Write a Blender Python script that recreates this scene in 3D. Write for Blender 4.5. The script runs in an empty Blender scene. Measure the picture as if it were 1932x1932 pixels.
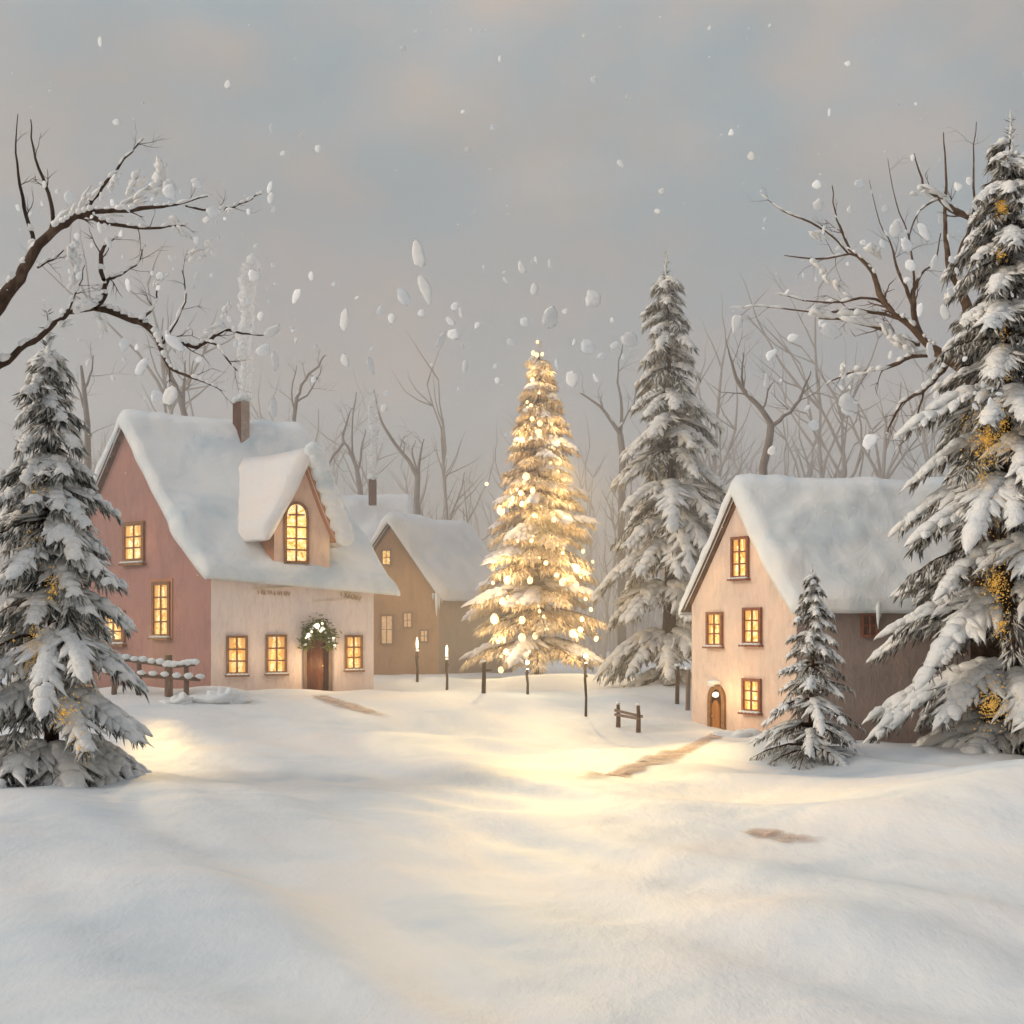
import bpy, math, random
import numpy as np
from mathutils import Vector, noise

random.seed(7)
RNG = np.random.default_rng(11)
SC = bpy.context.scene
COL = SC.collection
R = math.radians
CH = 3.0            # eye height above the square
F = 2400.0          # focal length for a 1932 wide picture
HZ = 1190.0         # row of the horizon

# ------------------------------------------------------------------ helpers
def X(px, Y): return (px - 966.0) / F * Y
def Z(py, Y): return CH - (py - HZ) / F * Y
def W(px, py, Y): return np.array([X(px, Y), Y, Z(py, Y)])

def sstep(a, b, t):
    t = min(1.0, max(0.0, (t - a) / (b - a)))
    return t * t * (3 - 2 * t)

MOUNDS = [  # x, y, rx, ry, h
    (-13.6, 58.6, 1.6, 1.1, 0.42), (-10.8, 60.6, 2.4, 1.0, 0.28), (-17.5, 59.0, 2.6, 1.3, 0.5),
    (-20.5, 50.0, 6.0, 5.0, 0.5), (-7.0, 61.8, 1.6, 1.0, 0.22),
    (-4.5, 70.0, 3.0, 2.2, 0.45), (3.2, 72.5, 4.6, 2.6, 0.55), (8.0, 64.0, 3.0, 2.5, 0.35), (5.2, 60.0, 1.6, 1.2, 0.32),
    (10.3, 50.2, 1.0, 0.6, 0.36), (12.3, 45.5, 3.6, 1.6, 0.34), (17.0, 44.0, 4.0, 2.0, 0.15),
    (12.6, 27.0, 5.0, 5.0, 1.5), (16.5, 33.0, 6.0, 6.0, 0.8),
    (-9.0, 33.0, 4.5, 4.0, 0.35), (-12.0, 24.0, 4.0, 5.0, 0.5), (2.0, 44.0, 3.0, 2.0, 0.22), (-3.0, 50.0, 3.5, 1.6, 0.22),
    (-5.0, 20.0, 3.0, 2.5, 0.28), (4.5, 19.0, 3.5, 2.0, 0.2), (0.5, 30.0, 3.5, 1.8, 0.2), (6.0, 37.0, 3.0, 1.6, 0.18),
]
def T(x, y):
    """height of the snow surface"""
    ramp = -1.35 * (1 - sstep(48, 62, y + 0.22 * max(-14, min(14, x + 6)) * -1))
    z = ramp
    for mx, my, rx, ry, h in MOUNDS:
        d = ((x - mx) / rx) ** 2 + ((y - my) / ry) ** 2
        if d < 9: z += h * math.exp(-d)
    if y < 140 and abs(x) < 90:
        z += 0.16 * noise.noise(Vector((x * 0.16 + 3, y * 0.10, 0.3)))
        if y < 70: z += min(1, max(0, 58 - y) / 12) * (0.34 * noise.noise(Vector(((x * 1.5 + y) * 0.17, (x - y * 1.3) * 0.04, 7.7))) + .15 * noise.noise(Vector(((x * 1.5 + y) * 0.42, (x - y * 1.3) * 0.09, 3.7))))
        z += 0.07 * noise.noise(Vector((x * 0.45 + y * 0.12, y * 0.30, 5.1)))
        z += 0.035 * noise.noise(Vector((x * 1.1 - y * 0.5, y * 0.8, 9.1)))
        if y < 45: z += 0.030 * noise.noise(Vector((x * 3.1 - y * 1.5, y * 2.4, 2.1)))
    return z

def ground(px, py):
    """point where the line of sight through the picture point meets the snow"""
    y = 8.0
    while y < 300:
        if Z(py, y) < T(X(px, y), y): break
        y += 0.05
    return np.array([X(px, y), y, T(X(px, y), y)])

ORG = {}
def root(name, loc, label, cat, group=None):
    o = bpy.data.objects.new(name, None); COL.objects.link(o)
    o.empty_display_size = 0.3
    o.location = tuple(float(v) for v in loc)
    ORG[o] = np.array(loc, float)
    tag(o, label, cat, group)
    return o
def tag(o, label=None, cat=None, group=None, kind=None):
    if label: o['label'] = label
    if cat: o['category'] = cat
    if group: o['group'] = group
    if kind: o['kind'] = kind
    return o
def add(name, verts, faces, mat, parent=None, smooth=True, origin=None):
    """one mesh object from world coordinates; faces: list of index lists or (N,k) array"""
    v = np.asarray(verts, float).reshape(-1, 3)
    if parent is not None: org = ORG[parent]
    elif origin is not None: org = np.array(origin, float)
    else: org = np.zeros(3)
    v = v - org
    me = bpy.data.meshes.new(name)
    if isinstance(faces, np.ndarray):
        k = faces.shape[1]; n = len(faces)
        me.vertices.add(len(v)); me.vertices.foreach_set('co', v.astype(np.float32).ravel())
        me.loops.add(n * k); me.loops.foreach_set('vertex_index', faces.astype(np.int32).ravel())
        me.polygons.add(n); me.polygons.foreach_set('loop_start', np.arange(0, n * k, k, dtype=np.int32))
        me.update(calc_edges=True)
    else:
        me.from_pydata([tuple(p) for p in v], [], [tuple(int(i) for i in f) for f in faces]); me.update()
    if smooth: me.polygons.foreach_set('use_smooth', [True] * len(me.polygons))
    me.materials.append(mat)
    o = bpy.data.objects.new(name, me); COL.objects.link(o)
    if parent is not None:
        o.parent = parent
    else: o.location = tuple(org)
    ORG[o] = org
    return o

class MB:
    def __init__(s): s.v = []; s.f = []; s.n = 0
    def raw(s, v, f):
        v = np.asarray(v, float).reshape(-1, 3)
        s.v.append(v); s.f += [[i + s.n for i in q] for q in f]; s.n += len(v)
    def hexa(s, p):   # 8 points: bottom 4, top 4
        s.raw(p, [[0, 3, 2, 1], [4, 5, 6, 7], [0, 1, 5, 4], [1, 2, 6, 5], [2, 3, 7, 6], [3, 0, 4, 7]])
    def bar(s, a, b, w, h, up=(0, 0, 1)):
        a = np.array(a, float); b = np.array(b, float); d = b - a; d = d / (np.linalg.norm(d) + 1e-9)
        up = np.array(up, float); r = np.cross(d, up)
        if np.linalg.norm(r) < 1e-3: r = np.cross(d, np.array([1.0, 0, 0]))
        r /= np.linalg.norm(r); u = np.cross(r, d)
        q = []
        for e in (a, b):
            for i, j in ((-1, -1), (1, -1), (1, 1), (-1, 1)): q.append(e + r * i * w / 2 + u * j * h / 2)
        s.hexa(q)
    def tube(s, pts, rad, n=6, cap=True):
        pts = [np.array(p, float) for p in pts]; m = len(pts)
        vs = []; prev = None
        for i, p in enumerate(pts):
            d = pts[min(i + 1, m - 1)] - pts[max(i - 1, 0)]; d /= np.linalg.norm(d) + 1e-9
            if prev is None:
                a = np.cross(d, [0, 0, 1.0]); a = a if np.linalg.norm(a) > .1 else np.cross(d, [1.0, 0, 0])
            else: a = prev - d * prev.dot(d)
            a /= np.linalg.norm(a) + 1e-9; prev = a; b = np.cross(d, a)
            r = rad[i] if hasattr(rad, '__len__') else rad
            for k in range(n):
                t = 2 * math.pi * k / n
                vs.append(p + (a * math.cos(t) + b * math.sin(t)) * r)
        fs = []
        for i in range(m - 1):
            for k in range(n):
                k2 = (k + 1) % n
                fs.append([i * n + k, i * n + k2, (i + 1) * n + k2, (i + 1) * n + k])
        if cap: fs += [list(range(n))[::-1], [(m - 1) * n + k for k in range(n)]]
        s.raw(vs, fs)
    def blob(s, c, r, seed=0, amp=.18, nu=10, nv=7):
        c = np.array(c, float); vs = []; fs = []
        for j in range(nv + 1):
            ph = math.pi * j / nv
            for i in range(nu):
                th = 2 * math.pi * i / nu
                d = np.array([math.sin(ph) * math.cos(th), math.sin(ph) * math.sin(th), math.cos(ph)])
                k = 1 + amp * noise.noise(Vector(d * 2.0 + seed * 3.7))
                vs.append(c + d * np.array(r) * k)
        for j in range(nv):
            for i in range(nu):
                i2 = (i + 1) % nu
                fs.append([j * nu + i, (j + 1) * nu + i, (j + 1) * nu + i2, j * nu + i2])
        s.raw(vs, fs)
    def build(s, name, mat, parent=None, smooth=False, origin=None):
        return add(name, np.concatenate(s.v), s.f, mat, parent, smooth, origin)

def frames(D, up=np.array([0, 0, 1.0])):
    """rows of directions -> rotation matrices with x = direction"""
    D = D / (np.linalg.norm(D, axis=1, keepdims=True) + 1e-9)
    B = np.cross(np.broadcast_to(up, D.shape), D)
    n = np.linalg.norm(B, axis=1, keepdims=True); B = np.where(n > 1e-3, B / np.maximum(n, 1e-6), np.array([0, 1.0, 0]))
    U = np.cross(D, B)
    return np.stack([D, B, U], axis=1)      # rows: x, y, z axes
def scatter(tv, tf, P, D, S, jit=0.0):
    """template verts/faces copied at P, turned to D, scaled S (N,3)"""
    P = np.asarray(P, float); D = np.asarray(D, float); S = np.asarray(S, float); N = len(P)
    M = frames(D)
    L = tv[None, :, :] * S[:, None, :]
    if jit: L = L * (1 + jit * RNG.uniform(-1, 1, (N, len(tv), 1)))
    V = np.einsum('nvk,nkj->nvj', L, M) + P[:, None, :]
    Fc = (tf[None] + (np.arange(N) * len(tv))[:, None, None]).reshape(-1, tf.shape[1])
    return V.reshape(-1, 3), Fc
# spindle (needle tuft) : starts at 0, ends at x=1 ; triangles
SPV = np.array([[0, 0, 0], [.35, .5, 0], [.35, -.25, .43], [.35, -.25, -.43], [1, 0, 0]], float)
SPF = np.array([[0, 1, 2], [0, 2, 3], [0, 3, 1], [4, 2, 1], [4, 3, 2], [4, 1, 3]])
def lump(nu=8, nv=7, taper=.45):
    vs = []; fs = []
    for j in range(nv + 1):
        t = j / nv; x = t; r = math.sin(math.pi * min(1, max(0, t)) ** 0.8) ** .7 * (1 - taper * t) if 0 < j < nv else 0.0
        for i in range(nu):
            a = 2 * math.pi * i / nu
            z = math.sin(a); z = z if z > 0 else z * .45
            vs.append([x, math.cos(a) * r * .5, z * r * .5])
    for j in range(nv):
        for i in range(nu):
            i2 = (i + 1) % nu
            fs.append([j * nu + i, j * nu + i2, (j + 1) * nu + i2, (j + 1) * nu + i])
    return np.array(vs), np.array(fs)
LV, LF = lump(); LV5, LF5 = lump(6, 4)

# ------------------------------------------------------------------ materials
def newmat(name):
    m = bpy.data.materials.new(name); m.use_nodes = True
    nt = m.node_tree; b = nt.nodes['Principled BSDF']
    return m, nt, b
def ramp(nt, fac, stops):
    r = nt.nodes.new('ShaderNodeValToRGB'); e = r.color_ramp.elements
    while len(e) < len(stops): e.new(.5)
    for k, (p, c) in enumerate(stops):
        e[k].position = p; e[k].color = (c[0], c[1], c[2], 1)
    nt.links.new(fac, r.inputs[0]); return r.outputs[0]
def nz(nt, scale, detail=4, rough=.6, stretch=(1, 1, 1), rot=(0, 0, 0), dist=0.0, coord='Object'):
    tc = nt.nodes.new('ShaderNodeTexCoord'); mp = nt.nodes.new('ShaderNodeMapping')
    mp.inputs['Scale'].default_value = stretch; mp.inputs['Rotation'].default_value = rot
    n = nt.nodes.new('ShaderNodeTexNoise')
    n.inputs['Scale'].default_value = scale; n.inputs['Detail'].default_value = detail; n.inputs['Roughness'].default_value = rough
    n.inputs['Distortion'].default_value = dist
    nt.links.new(tc.outputs[coord], mp.inputs[0]); nt.links.new(mp.outputs[0], n.inputs['Vector'])
    return n.outputs['Fac']
def bump(nt, b, h, strength=.4, dist=.05, prev=None):
    bp = nt.nodes.new('ShaderNodeBump'); bp.inputs['Strength'].default_value = strength; bp.inputs['Distance'].default_value = dist
    nt.links.new(h, bp.inputs['Height'])
    if prev is not None: nt.links.new(prev, bp.inputs['Normal'])
    nt.links.new(bp.outputs[0], b.inputs['Normal']); return bp.outputs[0]
def tone(name, stops, scale=1.2, rough=.85, stretch=(1, 1, 1), rot=(0, 0, 0), bs=.35, bd=.04, bscale=9, dist=.6, bstretch=None):
    m, nt, b = newmat(name)
    nt.links.new(ramp(nt, nz(nt, scale, 5, .65, stretch, rot, dist), stops), b.inputs['Base Color'])
    b.inputs['Roughness'].default_value = rough
    b.inputs['Specular IOR Level'].default_value = .2
    h1 = bump(nt, b, nz(nt, bscale, 5, .7, bstretch or stretch, rot, dist), bs, bd)
    return m
def mul(c, k): return tuple(min(.95, v * k) for v in c)
def wallmat(name, c, dark=.72, light=1.15, stretch=(1, 1, .5), warm=(1.05, .97, .9)):
    """trowelled plaster: broad tone changes, brushed streaks, damp foot"""
    m, nt, b = newmat(name); L = nt.links.new
    c2 = tuple(v * w for v, w in zip(c, warm))
    base = ramp(nt, nz(nt, .55, 5, .65, stretch, (.3, .2, .4), 1.2), [(.25, mul(c, dark)), (.5, c), (.75, mul(c2, light))])
    st = ramp(nt, nz(nt, 2.6, 6, .75, (1.6, 1.6, .35), (.1, .05, .2), .8), [(.32, (.84, .80, .78)), (.5, (1, 1, 1)), (.7, (1.06, 1.05, 1.03))])
    def mulc(a_, b_, f):
        x = nt.nodes.new('ShaderNodeMix'); x.data_type = 'RGBA'; x.blend_type = 'MULTIPLY'; x.inputs[0].default_value = f
        L(a_, x.inputs[6]); L(b_, x.inputs[7]); return x.outputs[2]
    col = mulc(base, st, .8)
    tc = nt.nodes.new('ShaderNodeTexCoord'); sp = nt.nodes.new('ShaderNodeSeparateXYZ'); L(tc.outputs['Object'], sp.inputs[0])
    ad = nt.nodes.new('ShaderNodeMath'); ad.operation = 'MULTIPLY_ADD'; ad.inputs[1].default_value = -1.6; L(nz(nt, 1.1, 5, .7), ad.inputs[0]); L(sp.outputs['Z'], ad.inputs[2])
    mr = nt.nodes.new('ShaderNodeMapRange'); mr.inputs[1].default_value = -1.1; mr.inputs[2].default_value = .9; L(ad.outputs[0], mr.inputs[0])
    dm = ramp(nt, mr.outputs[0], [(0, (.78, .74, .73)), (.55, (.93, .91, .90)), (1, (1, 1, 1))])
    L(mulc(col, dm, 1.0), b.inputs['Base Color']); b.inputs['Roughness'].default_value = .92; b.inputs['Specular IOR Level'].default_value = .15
    p = bump(nt, b, nz(nt, 3.2, 5, .7, (1.4, 1.4, .6), (.3, .2, .4), 1.0), .75, .09)
    bump(nt, b, nz(nt, 22, 3, .6), .25, .012, p)
    return m
def snowmat(name, cool=(.70, .755, .80), mid=(.83, .84, .85), warm=(.90, .875, .83), scale=.8, bs=.55, bd=.06, bscale=3.0, dd=1.2):
    m, nt, b = newmat(name)
    f = nz(nt, scale, 4, .6, (1, 1, 1), (0, 0, .4), .8)
    nt.links.new(ramp(nt, f, [(.30, cool), (.5, mid), (.68, warm)]), b.inputs['Base Color'])
    b.inputs['Roughness'].default_value = .62; b.inputs['Specular IOR Level'].default_value = .25
    p = bump(nt, b, nz(nt, bscale, 5, .62, (1, .45, 1), (.2, .1, .7), dd), bs, bd)
    bump(nt, b, nz(nt, 26, 4, .7), .4, .012, p)
    return m

M = {}
M['snow'] = snowmat('snow_ground', cool=(.60, .66, .70), mid=(.75, .76, .76), warm=(.82, .77, .72), scale=.16, bs=.55, bd=.10, bscale=1.1, dd=.15)
M['roofsnow'] = snowmat('snow_roof', cool=(.56, .64, .68), mid=(.78, .80, .80), warm=(.88, .86, .83), scale=.32, bs=.6, bd=.10, bscale=1.2)
M['roofsnow_peachlit'] = snowmat('snow_dormer_lit', cool=(.78, .77, .76), mid=(.86, .79, .74), warm=(.88, .79, .71), scale=.4, bs=.6, bd=.08, bscale=2.0)  # peach light on the dormer snow is put into its colour
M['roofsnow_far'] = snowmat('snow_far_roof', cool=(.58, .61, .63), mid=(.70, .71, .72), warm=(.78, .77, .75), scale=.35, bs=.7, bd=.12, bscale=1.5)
M['treesnow'] = snowmat('snow_boughs', cool=(.64, .67, .68), mid=(.84, .83, .81), warm=(.88, .84, .78), scale=.9, bs=.9, bd=.06, bscale=6)
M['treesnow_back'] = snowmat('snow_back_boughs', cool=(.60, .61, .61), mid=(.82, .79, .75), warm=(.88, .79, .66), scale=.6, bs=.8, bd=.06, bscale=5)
M['branchsnow'] = snowmat('snow_branches', cool=(.80, .80, .79), mid=(.86, .85, .83), warm=(.90, .86, .82), scale=1.2, bs=.6, bd=.03, bscale=9)
M['lilac'] = snowmat('snow_lilac', cool=(.62, .62, .70), mid=(.72, .70, .74), warm=(.80, .72, .62), scale=1.0)
M['needle'] = tone('needles_dark', [(.3, (.045, .058, .06)), (.46, (.10, .12, .12)), (.62, (.36, .34, .31))], 2.2, .8, bs=.2)
M['needle_brown'] = tone('needles_brown', [(.3, (.05, .042, .035)), (.46, (.11, .105, .09)), (.62, (.38, .33, .27))], 2.0, .8, bs=.2)
M['needle_back'] = tone('needles_hazy', [(.3, (.08, .105, .105)), (.46, (.16, .165, .15)), (.62, (.42, .36, .27))], 1.4, .8, bs=.2)  # back spruce needles lightened, haze is in the colour
M['needle_glowlit'] = tone('needles_glowlit', [(.28, (.50, .34, .20)), (.48, (.78, .58, .38)), (.68, (.90, .75, .55))], .8, .7, bs=.2)  # golden glow of the tree lights is put into the needle colour
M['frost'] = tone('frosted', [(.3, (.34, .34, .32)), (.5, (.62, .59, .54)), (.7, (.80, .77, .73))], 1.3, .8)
M['frost_glowlit'] = tone('frosted_glowlit', [(.3, (.60, .46, .30)), (.5, (.82, .68, .50)), (.7, (.84, .80, .82))], .8, .8)  # frosted tips carry the same painted glow of the lights
M['bark'] = tone('bark', [(.3, (.035, .022, .016)), (.55, (.08, .05, .035)), (.75, (.19, .13, .09))], 3.5, .9, (1, 1, .3), bs=.8, bd=.03)
M['bark_mid'] = tone('bark_warm', [(.3, (.07, .04, .025)), (.55, (.15, .09, .055)), (.75, (.28, .20, .14))], 3.0, .9, bs=.6, bd=.03)
M['bark_haze'] = tone('bark_haze', [(.3, (.19, .155, .135)), (.7, (.28, .235, .205))], 1.0, .9)  # haze of the distance is mixed into the bark colour
M['bark_faint'] = tone('bark_faint', [(.3, (.30, .245, .205)), (.7, (.36, .30, .26))], 1.0, .9)  # paler again, with more haze put into the bark colour
M['wood'] = tone('old_wood', [(.3, (.06, .035, .025)), (.55, (.14, .085, .06)), (.75, (.26, .18, .14))], 4, .85, (1, 1, .25), bs=.6, bd=.02)
M['wood_pale'] = tone('weathered_wood', [(.3, (.14, .09, .065)), (.7, (.30, .22, .17))], 4, .85, (1, 1, .25), bs=.5, bd=.02)
M['frame'] = tone('window_frame', [(.3, (.17, .075, .03)), (.7, (.33, .17, .075))], 5, .6, bs=.3, bd=.01)
M['frame_red'] = tone('window_frame_red', [(.3, (.17, .06, .035)), (.7, (.32, .13, .07))], 5, .6, bs=.3, bd=.01)
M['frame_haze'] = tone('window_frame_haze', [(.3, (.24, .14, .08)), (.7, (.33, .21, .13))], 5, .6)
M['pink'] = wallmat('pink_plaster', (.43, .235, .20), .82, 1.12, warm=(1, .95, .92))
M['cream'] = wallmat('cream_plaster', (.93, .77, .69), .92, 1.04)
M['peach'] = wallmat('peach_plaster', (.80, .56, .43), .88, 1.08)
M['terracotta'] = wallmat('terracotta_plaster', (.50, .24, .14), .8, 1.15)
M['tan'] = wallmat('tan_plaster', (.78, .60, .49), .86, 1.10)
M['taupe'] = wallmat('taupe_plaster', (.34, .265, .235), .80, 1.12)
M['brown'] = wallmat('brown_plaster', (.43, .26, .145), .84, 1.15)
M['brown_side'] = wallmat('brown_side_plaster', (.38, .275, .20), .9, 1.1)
M['door_dark'] = tone('door_dark', [(.3, (.04, .012, .006)), (.55, (.10, .03, .01)), (.75, (.26, .09, .02))], 1.6, .45, (3, 3, .3), bs=.3, bd=.02)
M['door_light'] = tone('door_oak', [(.3, (.22, .08, .02)), (.55, (.42, .17, .045)), (.75, (.58, .27, .08))], 2.5, .45, (4, 4, .3), bs=.3, bd=.02)
M['dark_in'] = tone('door_shade', [(.3, (.03, .012, .008)), (.7, (.06, .02, .012))], 2, .8)  # dark sheet colour standing for the shade inside the doors
M['stone'] = tone('chimney_pale', [(.3, (.28, .20, .16)), (.7, (.44, .34, .28))], 3, .9, bs=.6)
M['brick'] = tone('chimney_dark', [(.3, (.06, .025, .015)), (.7, (.14, .06, .035))], 3, .9, (3, 3, .4), bs=.6)
M['gold'] = tone('gilt', [(.3, (.36, .21, .09)), (.7, (.56, .37, .18))], 6, .5, bs=.3)
M['gold_pale'] = tone('pale_gilt', [(.3, (.72, .55, .36)), (.7, (.86, .72, .52))], 3, .6)
M['green'] = tone('wreath_green', [(.3, (.07, .08, .02)), (.55, (.20, .23, .06)), (.75, (.42, .42, .16))], 5, .7)
M['path_or_shadow'] = None
def emis(name, stops, strength, scale=3.0, samp='NONE', stretch=(1, 1, 1)):
    m, nt, b = newmat(name)
    c = ramp(nt, nz(nt, scale, 4, .65, stretch, dist=1.5), stops)
    nt.links.new(c, b.inputs['Base Color']); nt.links.new(c, b.inputs['Emission Color'])
    oi = nt.nodes.new('ShaderNodeObjectInfo'); mr = nt.nodes.new('ShaderNodeMapRange'); mr.inputs[3].default_value = strength * .78; mr.inputs[4].default_value = strength * 1.15
    nt.links.new(oi.outputs['Random'], mr.inputs[0]); nt.links.new(mr.outputs[0], b.inputs['Emission Strength']); b.inputs['Roughness'].default_value = .25
    try: m.cycles.emission_sampling = samp
    except Exception: pass
    return m
M['pane'] = emis('lit_pane', [(.30, (.42, .15, .02)), (.42, (.85, .42, .08)), (.53, (1, .68, .25)), (.62, (1, .88, .55)), (.72, (1, .95, .74))], .78, 3.2, 'AUTO')
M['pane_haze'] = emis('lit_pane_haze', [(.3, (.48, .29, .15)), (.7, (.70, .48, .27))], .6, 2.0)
M['pane_dim'] = tone('dark_pane', [(.3, (.12, .055, .04)), (.7, (.18, .09, .065))], 3, .5)
M['curtain'] = emis('lit_curtain', [(.3, (.62, .30, .07)), (.7, (.85, .50, .17))], .55, 5.0, 'NONE', (4, 4, .5))
M['bulb'] = emis('bulb_glow', [(.3, (1, .74, .36)), (.7, (1, .86, .55))], 1.25, 1.0)
M['bulb_small'] = emis('fairy_glow', [(.3, (1, .62, .20)), (.7, (1, .78, .40))], .9, 1.0)
M['glitter'] = emis('gold_speck', [(.35, (.35, .17, .03)), (.6, (.85, .52, .12))], .38, 8.0)
M['lamp'] = emis('lamp_glow', [(.3, (1, .86, .62)), (.7, (1, .95, .82))], 1.3, 1.0)

def alphamat(name, stops, amin, amax, scale, stretch=(1, 1, 1), uvfade=False):
    m, nt, b = newmat(name)
    f = nz(nt, scale, 5, .7, stretch, (0, 0, .3), 1.0)
    nt.links.new(ramp(nt, f, stops), b.inputs['Base Color'])
    a = nt.nodes.new('ShaderNodeMapRange'); a.inputs[1].default_value = .35; a.inputs[2].default_value = .65
    a.inputs[3].default_value = amin; a.inputs[4].default_value = amax
    nt.links.new(f, a.inputs[0]); out = a.outputs[0]
    if uvfade:
        at = nt.nodes.new('ShaderNodeAttribute'); at.attribute_name = 'fade'
        mm = nt.nodes.new('ShaderNodeMath'); mm.operation = 'MULTIPLY'
        nt.links.new(out, mm.inputs[0]); nt.links.new(at.outputs['Fac'], mm.inputs[1]); out = mm.outputs[0]
    nt.links.new(out, b.inputs['Alpha']); b.inputs['Roughness'].default_value = .9
    return m
M['path_or_shadow'] = alphamat('trodden_or_shadow', [(.3, (.42, .27, .19)), (.7, (.62, .47, .38))], .35, 1.0, 1.6, uvfade=True)
M['smoke'] = alphamat('smoke', [(.3, (.82, .82, .82)), (.7, (.94, .94, .94))], .10, .72, 1.7, (1, 1, .7))
M['smoke_thin'] = alphamat('smoke_thin', [(.3, (.6, .63, .66)), (.7, (.8, .8, .82))], .08, .50, 1.4)
M['flake'] = tone('flake', [(.3, (.84, .85, .86)), (.7, (.95, .95, .95))], 12, .7, bs=.15, bd=.01, bscale=14)
M['flake_dim'] = tone('flake_dim', [(.3, (.76, .75, .74)), (.7, (.84, .83, .82))], 9, .9, bs=.15, bd=.01, bscale=14)

# ------------------------------------------------------------------ world
def make_world():
    w = bpy.data.worlds.new('World'); SC.world = w; w.use_nodes = True
    nt = w.node_tree; nt.nodes.clear(); L = nt.links.new
    out = nt.nodes.new('ShaderNodeOutputWorld')
    sky = nt.nodes.new('ShaderNodeTexSky'); sky.sky_type = 'NISHITA'; sky.sun_disc = False
    sky.sun_elevation = R(SUN_EL); sky.sun_rotation = R(SUN_ROT); sky.dust_density = 4; sky.air_density = 1
    b1 = nt.nodes.new('ShaderNodeBackground'); b1.inputs[1].default_value = .05; L(sky.outputs[0], b1.inputs[0])
    tc = nt.nodes.new('ShaderNodeTexCoord'); sp = nt.nodes.new('ShaderNodeSeparateXYZ'); L(tc.outputs['Generated'], sp.inputs[0])
    n = nt.nodes.new('ShaderNodeTexNoise'); n.inputs['Scale'].default_value = 3.2; n.inputs['Detail'].default_value = 5; n.inputs['Distortion'].default_value = .6
    mp = nt.nodes.new('ShaderNodeMapping'); mp.inputs['Scale'].default_value = (1.4, 1.4, 2.2); L(tc.outputs['Generated'], mp.inputs[0]); L(mp.outputs[0], n.inputs['Vector'])
    ma = nt.nodes.new('ShaderNodeMath'); ma.operation = 'MULTIPLY_ADD'; ma.inputs[1].default_value = .22; L(n.outputs['Fac'], ma.inputs[0]); 
    sb = nt.nodes.new('ShaderNodeMath'); sb.operation = 'SUBTRACT'; sb.inputs[1].default_value = .11; L(sp.outputs['Z'], sb.inputs[0]); L(sb.outputs[0], ma.inputs[2])
    c = ramp(nt, ma.outputs[0], [(0.0, (.275, .215, .175)), (.10, (.29, .232, .192)), (.20, (.335, .262, .205)), (.28, (.345, .300, .245)), (.36, (.355, .345, .295)), (.46, (.50, .475, .415)), (.7, (.64, .66, .68)), (1, (.66, .70, .74))])
    # warm and cool blotches of the overcast
    n2 = nt.nodes.new('ShaderNodeTexNoise'); n2.inputs['Scale'].default_value = 7; n2.inputs['Detail'].default_value = 4; L(mp.outputs[0], n2.inputs['Vector'])
    bl = ramp(nt, n2.outputs['Fac'], [(.35, (.84, .98, 1.06)), (.5, (1, 1, 1)), (.66, (1.22, 1.04, .90))])
    mx = nt.nodes.new('ShaderNodeMix'); mx.data_type = 'RGBA'; mx.blend_type = 'MULTIPLY'; mx.inputs[0].default_value = 1
    L(c, mx.inputs[6]); L(bl, mx.inputs[7])
    b2 = nt.nodes.new('ShaderNodeBackground'); b2.inputs[1].default_value = SKYB; L(mx.outputs[2], b2.inputs[0])
    ad = nt.nodes.new('ShaderNodeAddShader'); L(b1.outputs[0], ad.inputs[0]); L(b2.outputs[0], ad.inputs[1]); L(ad.outputs[0], out.inputs[0])
MIST = .0054
SUN_EL, SUN_ROT, SKYB = 24, 258, .73
make_world()
def lamp(name, kind, loc, energy, color, **k):
    d = bpy.data.lights.new(name, kind); d.energy = energy; d.color = color
    for a, v in k.items(): setattr(d, a, v)
    o = bpy.data.objects.new(name, d); COL.objects.link(o); o.location = tuple(float(v) for v in loc); return o
sun = lamp('sun', 'SUN', (0, 0, 40), .95, (1, .91, .80), angle=R(8))
# light comes from behind the camera, left of it
el, az = R(SUN_EL), R(SUN_ROT)
dirv = Vector((math.sin(az) * math.cos(el), math.cos(az) * math.cos(el), math.sin(el)))
sun.rotation_euler = (-dirv).to_track_quat('-Z', 'Y').to_euler()

# ------------------------------------------------------------------ camera
cd = bpy.data.cameras.new('camera'); cam = bpy.data.objects.new('camera', cd); COL.objects.link(cam)
cam.location = (0, 0, CH); cam.rotation_euler = (R(90), 0, 0)
cd.sensor_width = 36; cd.lens = 36 * F / 1932; cd.shift_y = (HZ - 966) / 1932; cd.clip_end = 3000; cd.clip_start = .1
SC.camera = cam
SC.view_settings.view_transform = 'Standard'; SC.view_settings.look = 'None'; SC.view_settings.exposure = 0
SC.render.resolution_x = SC.render.resolution_y = 1024
SC.cycles.max_bounces = 5; SC.cycles.diffuse_bounces = 3; SC.cycles.glossy_bounces = 1; SC.cycles.transparent_max_bounces = 10
SC.cycles.use_adaptive_sampling = True; SC.cycles.adaptive_threshold = .03; SC.cycles.adaptive_min_samples = 16
SC.cycles.caustics_reflective = False; SC.cycles.caustics_refractive = False

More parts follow.
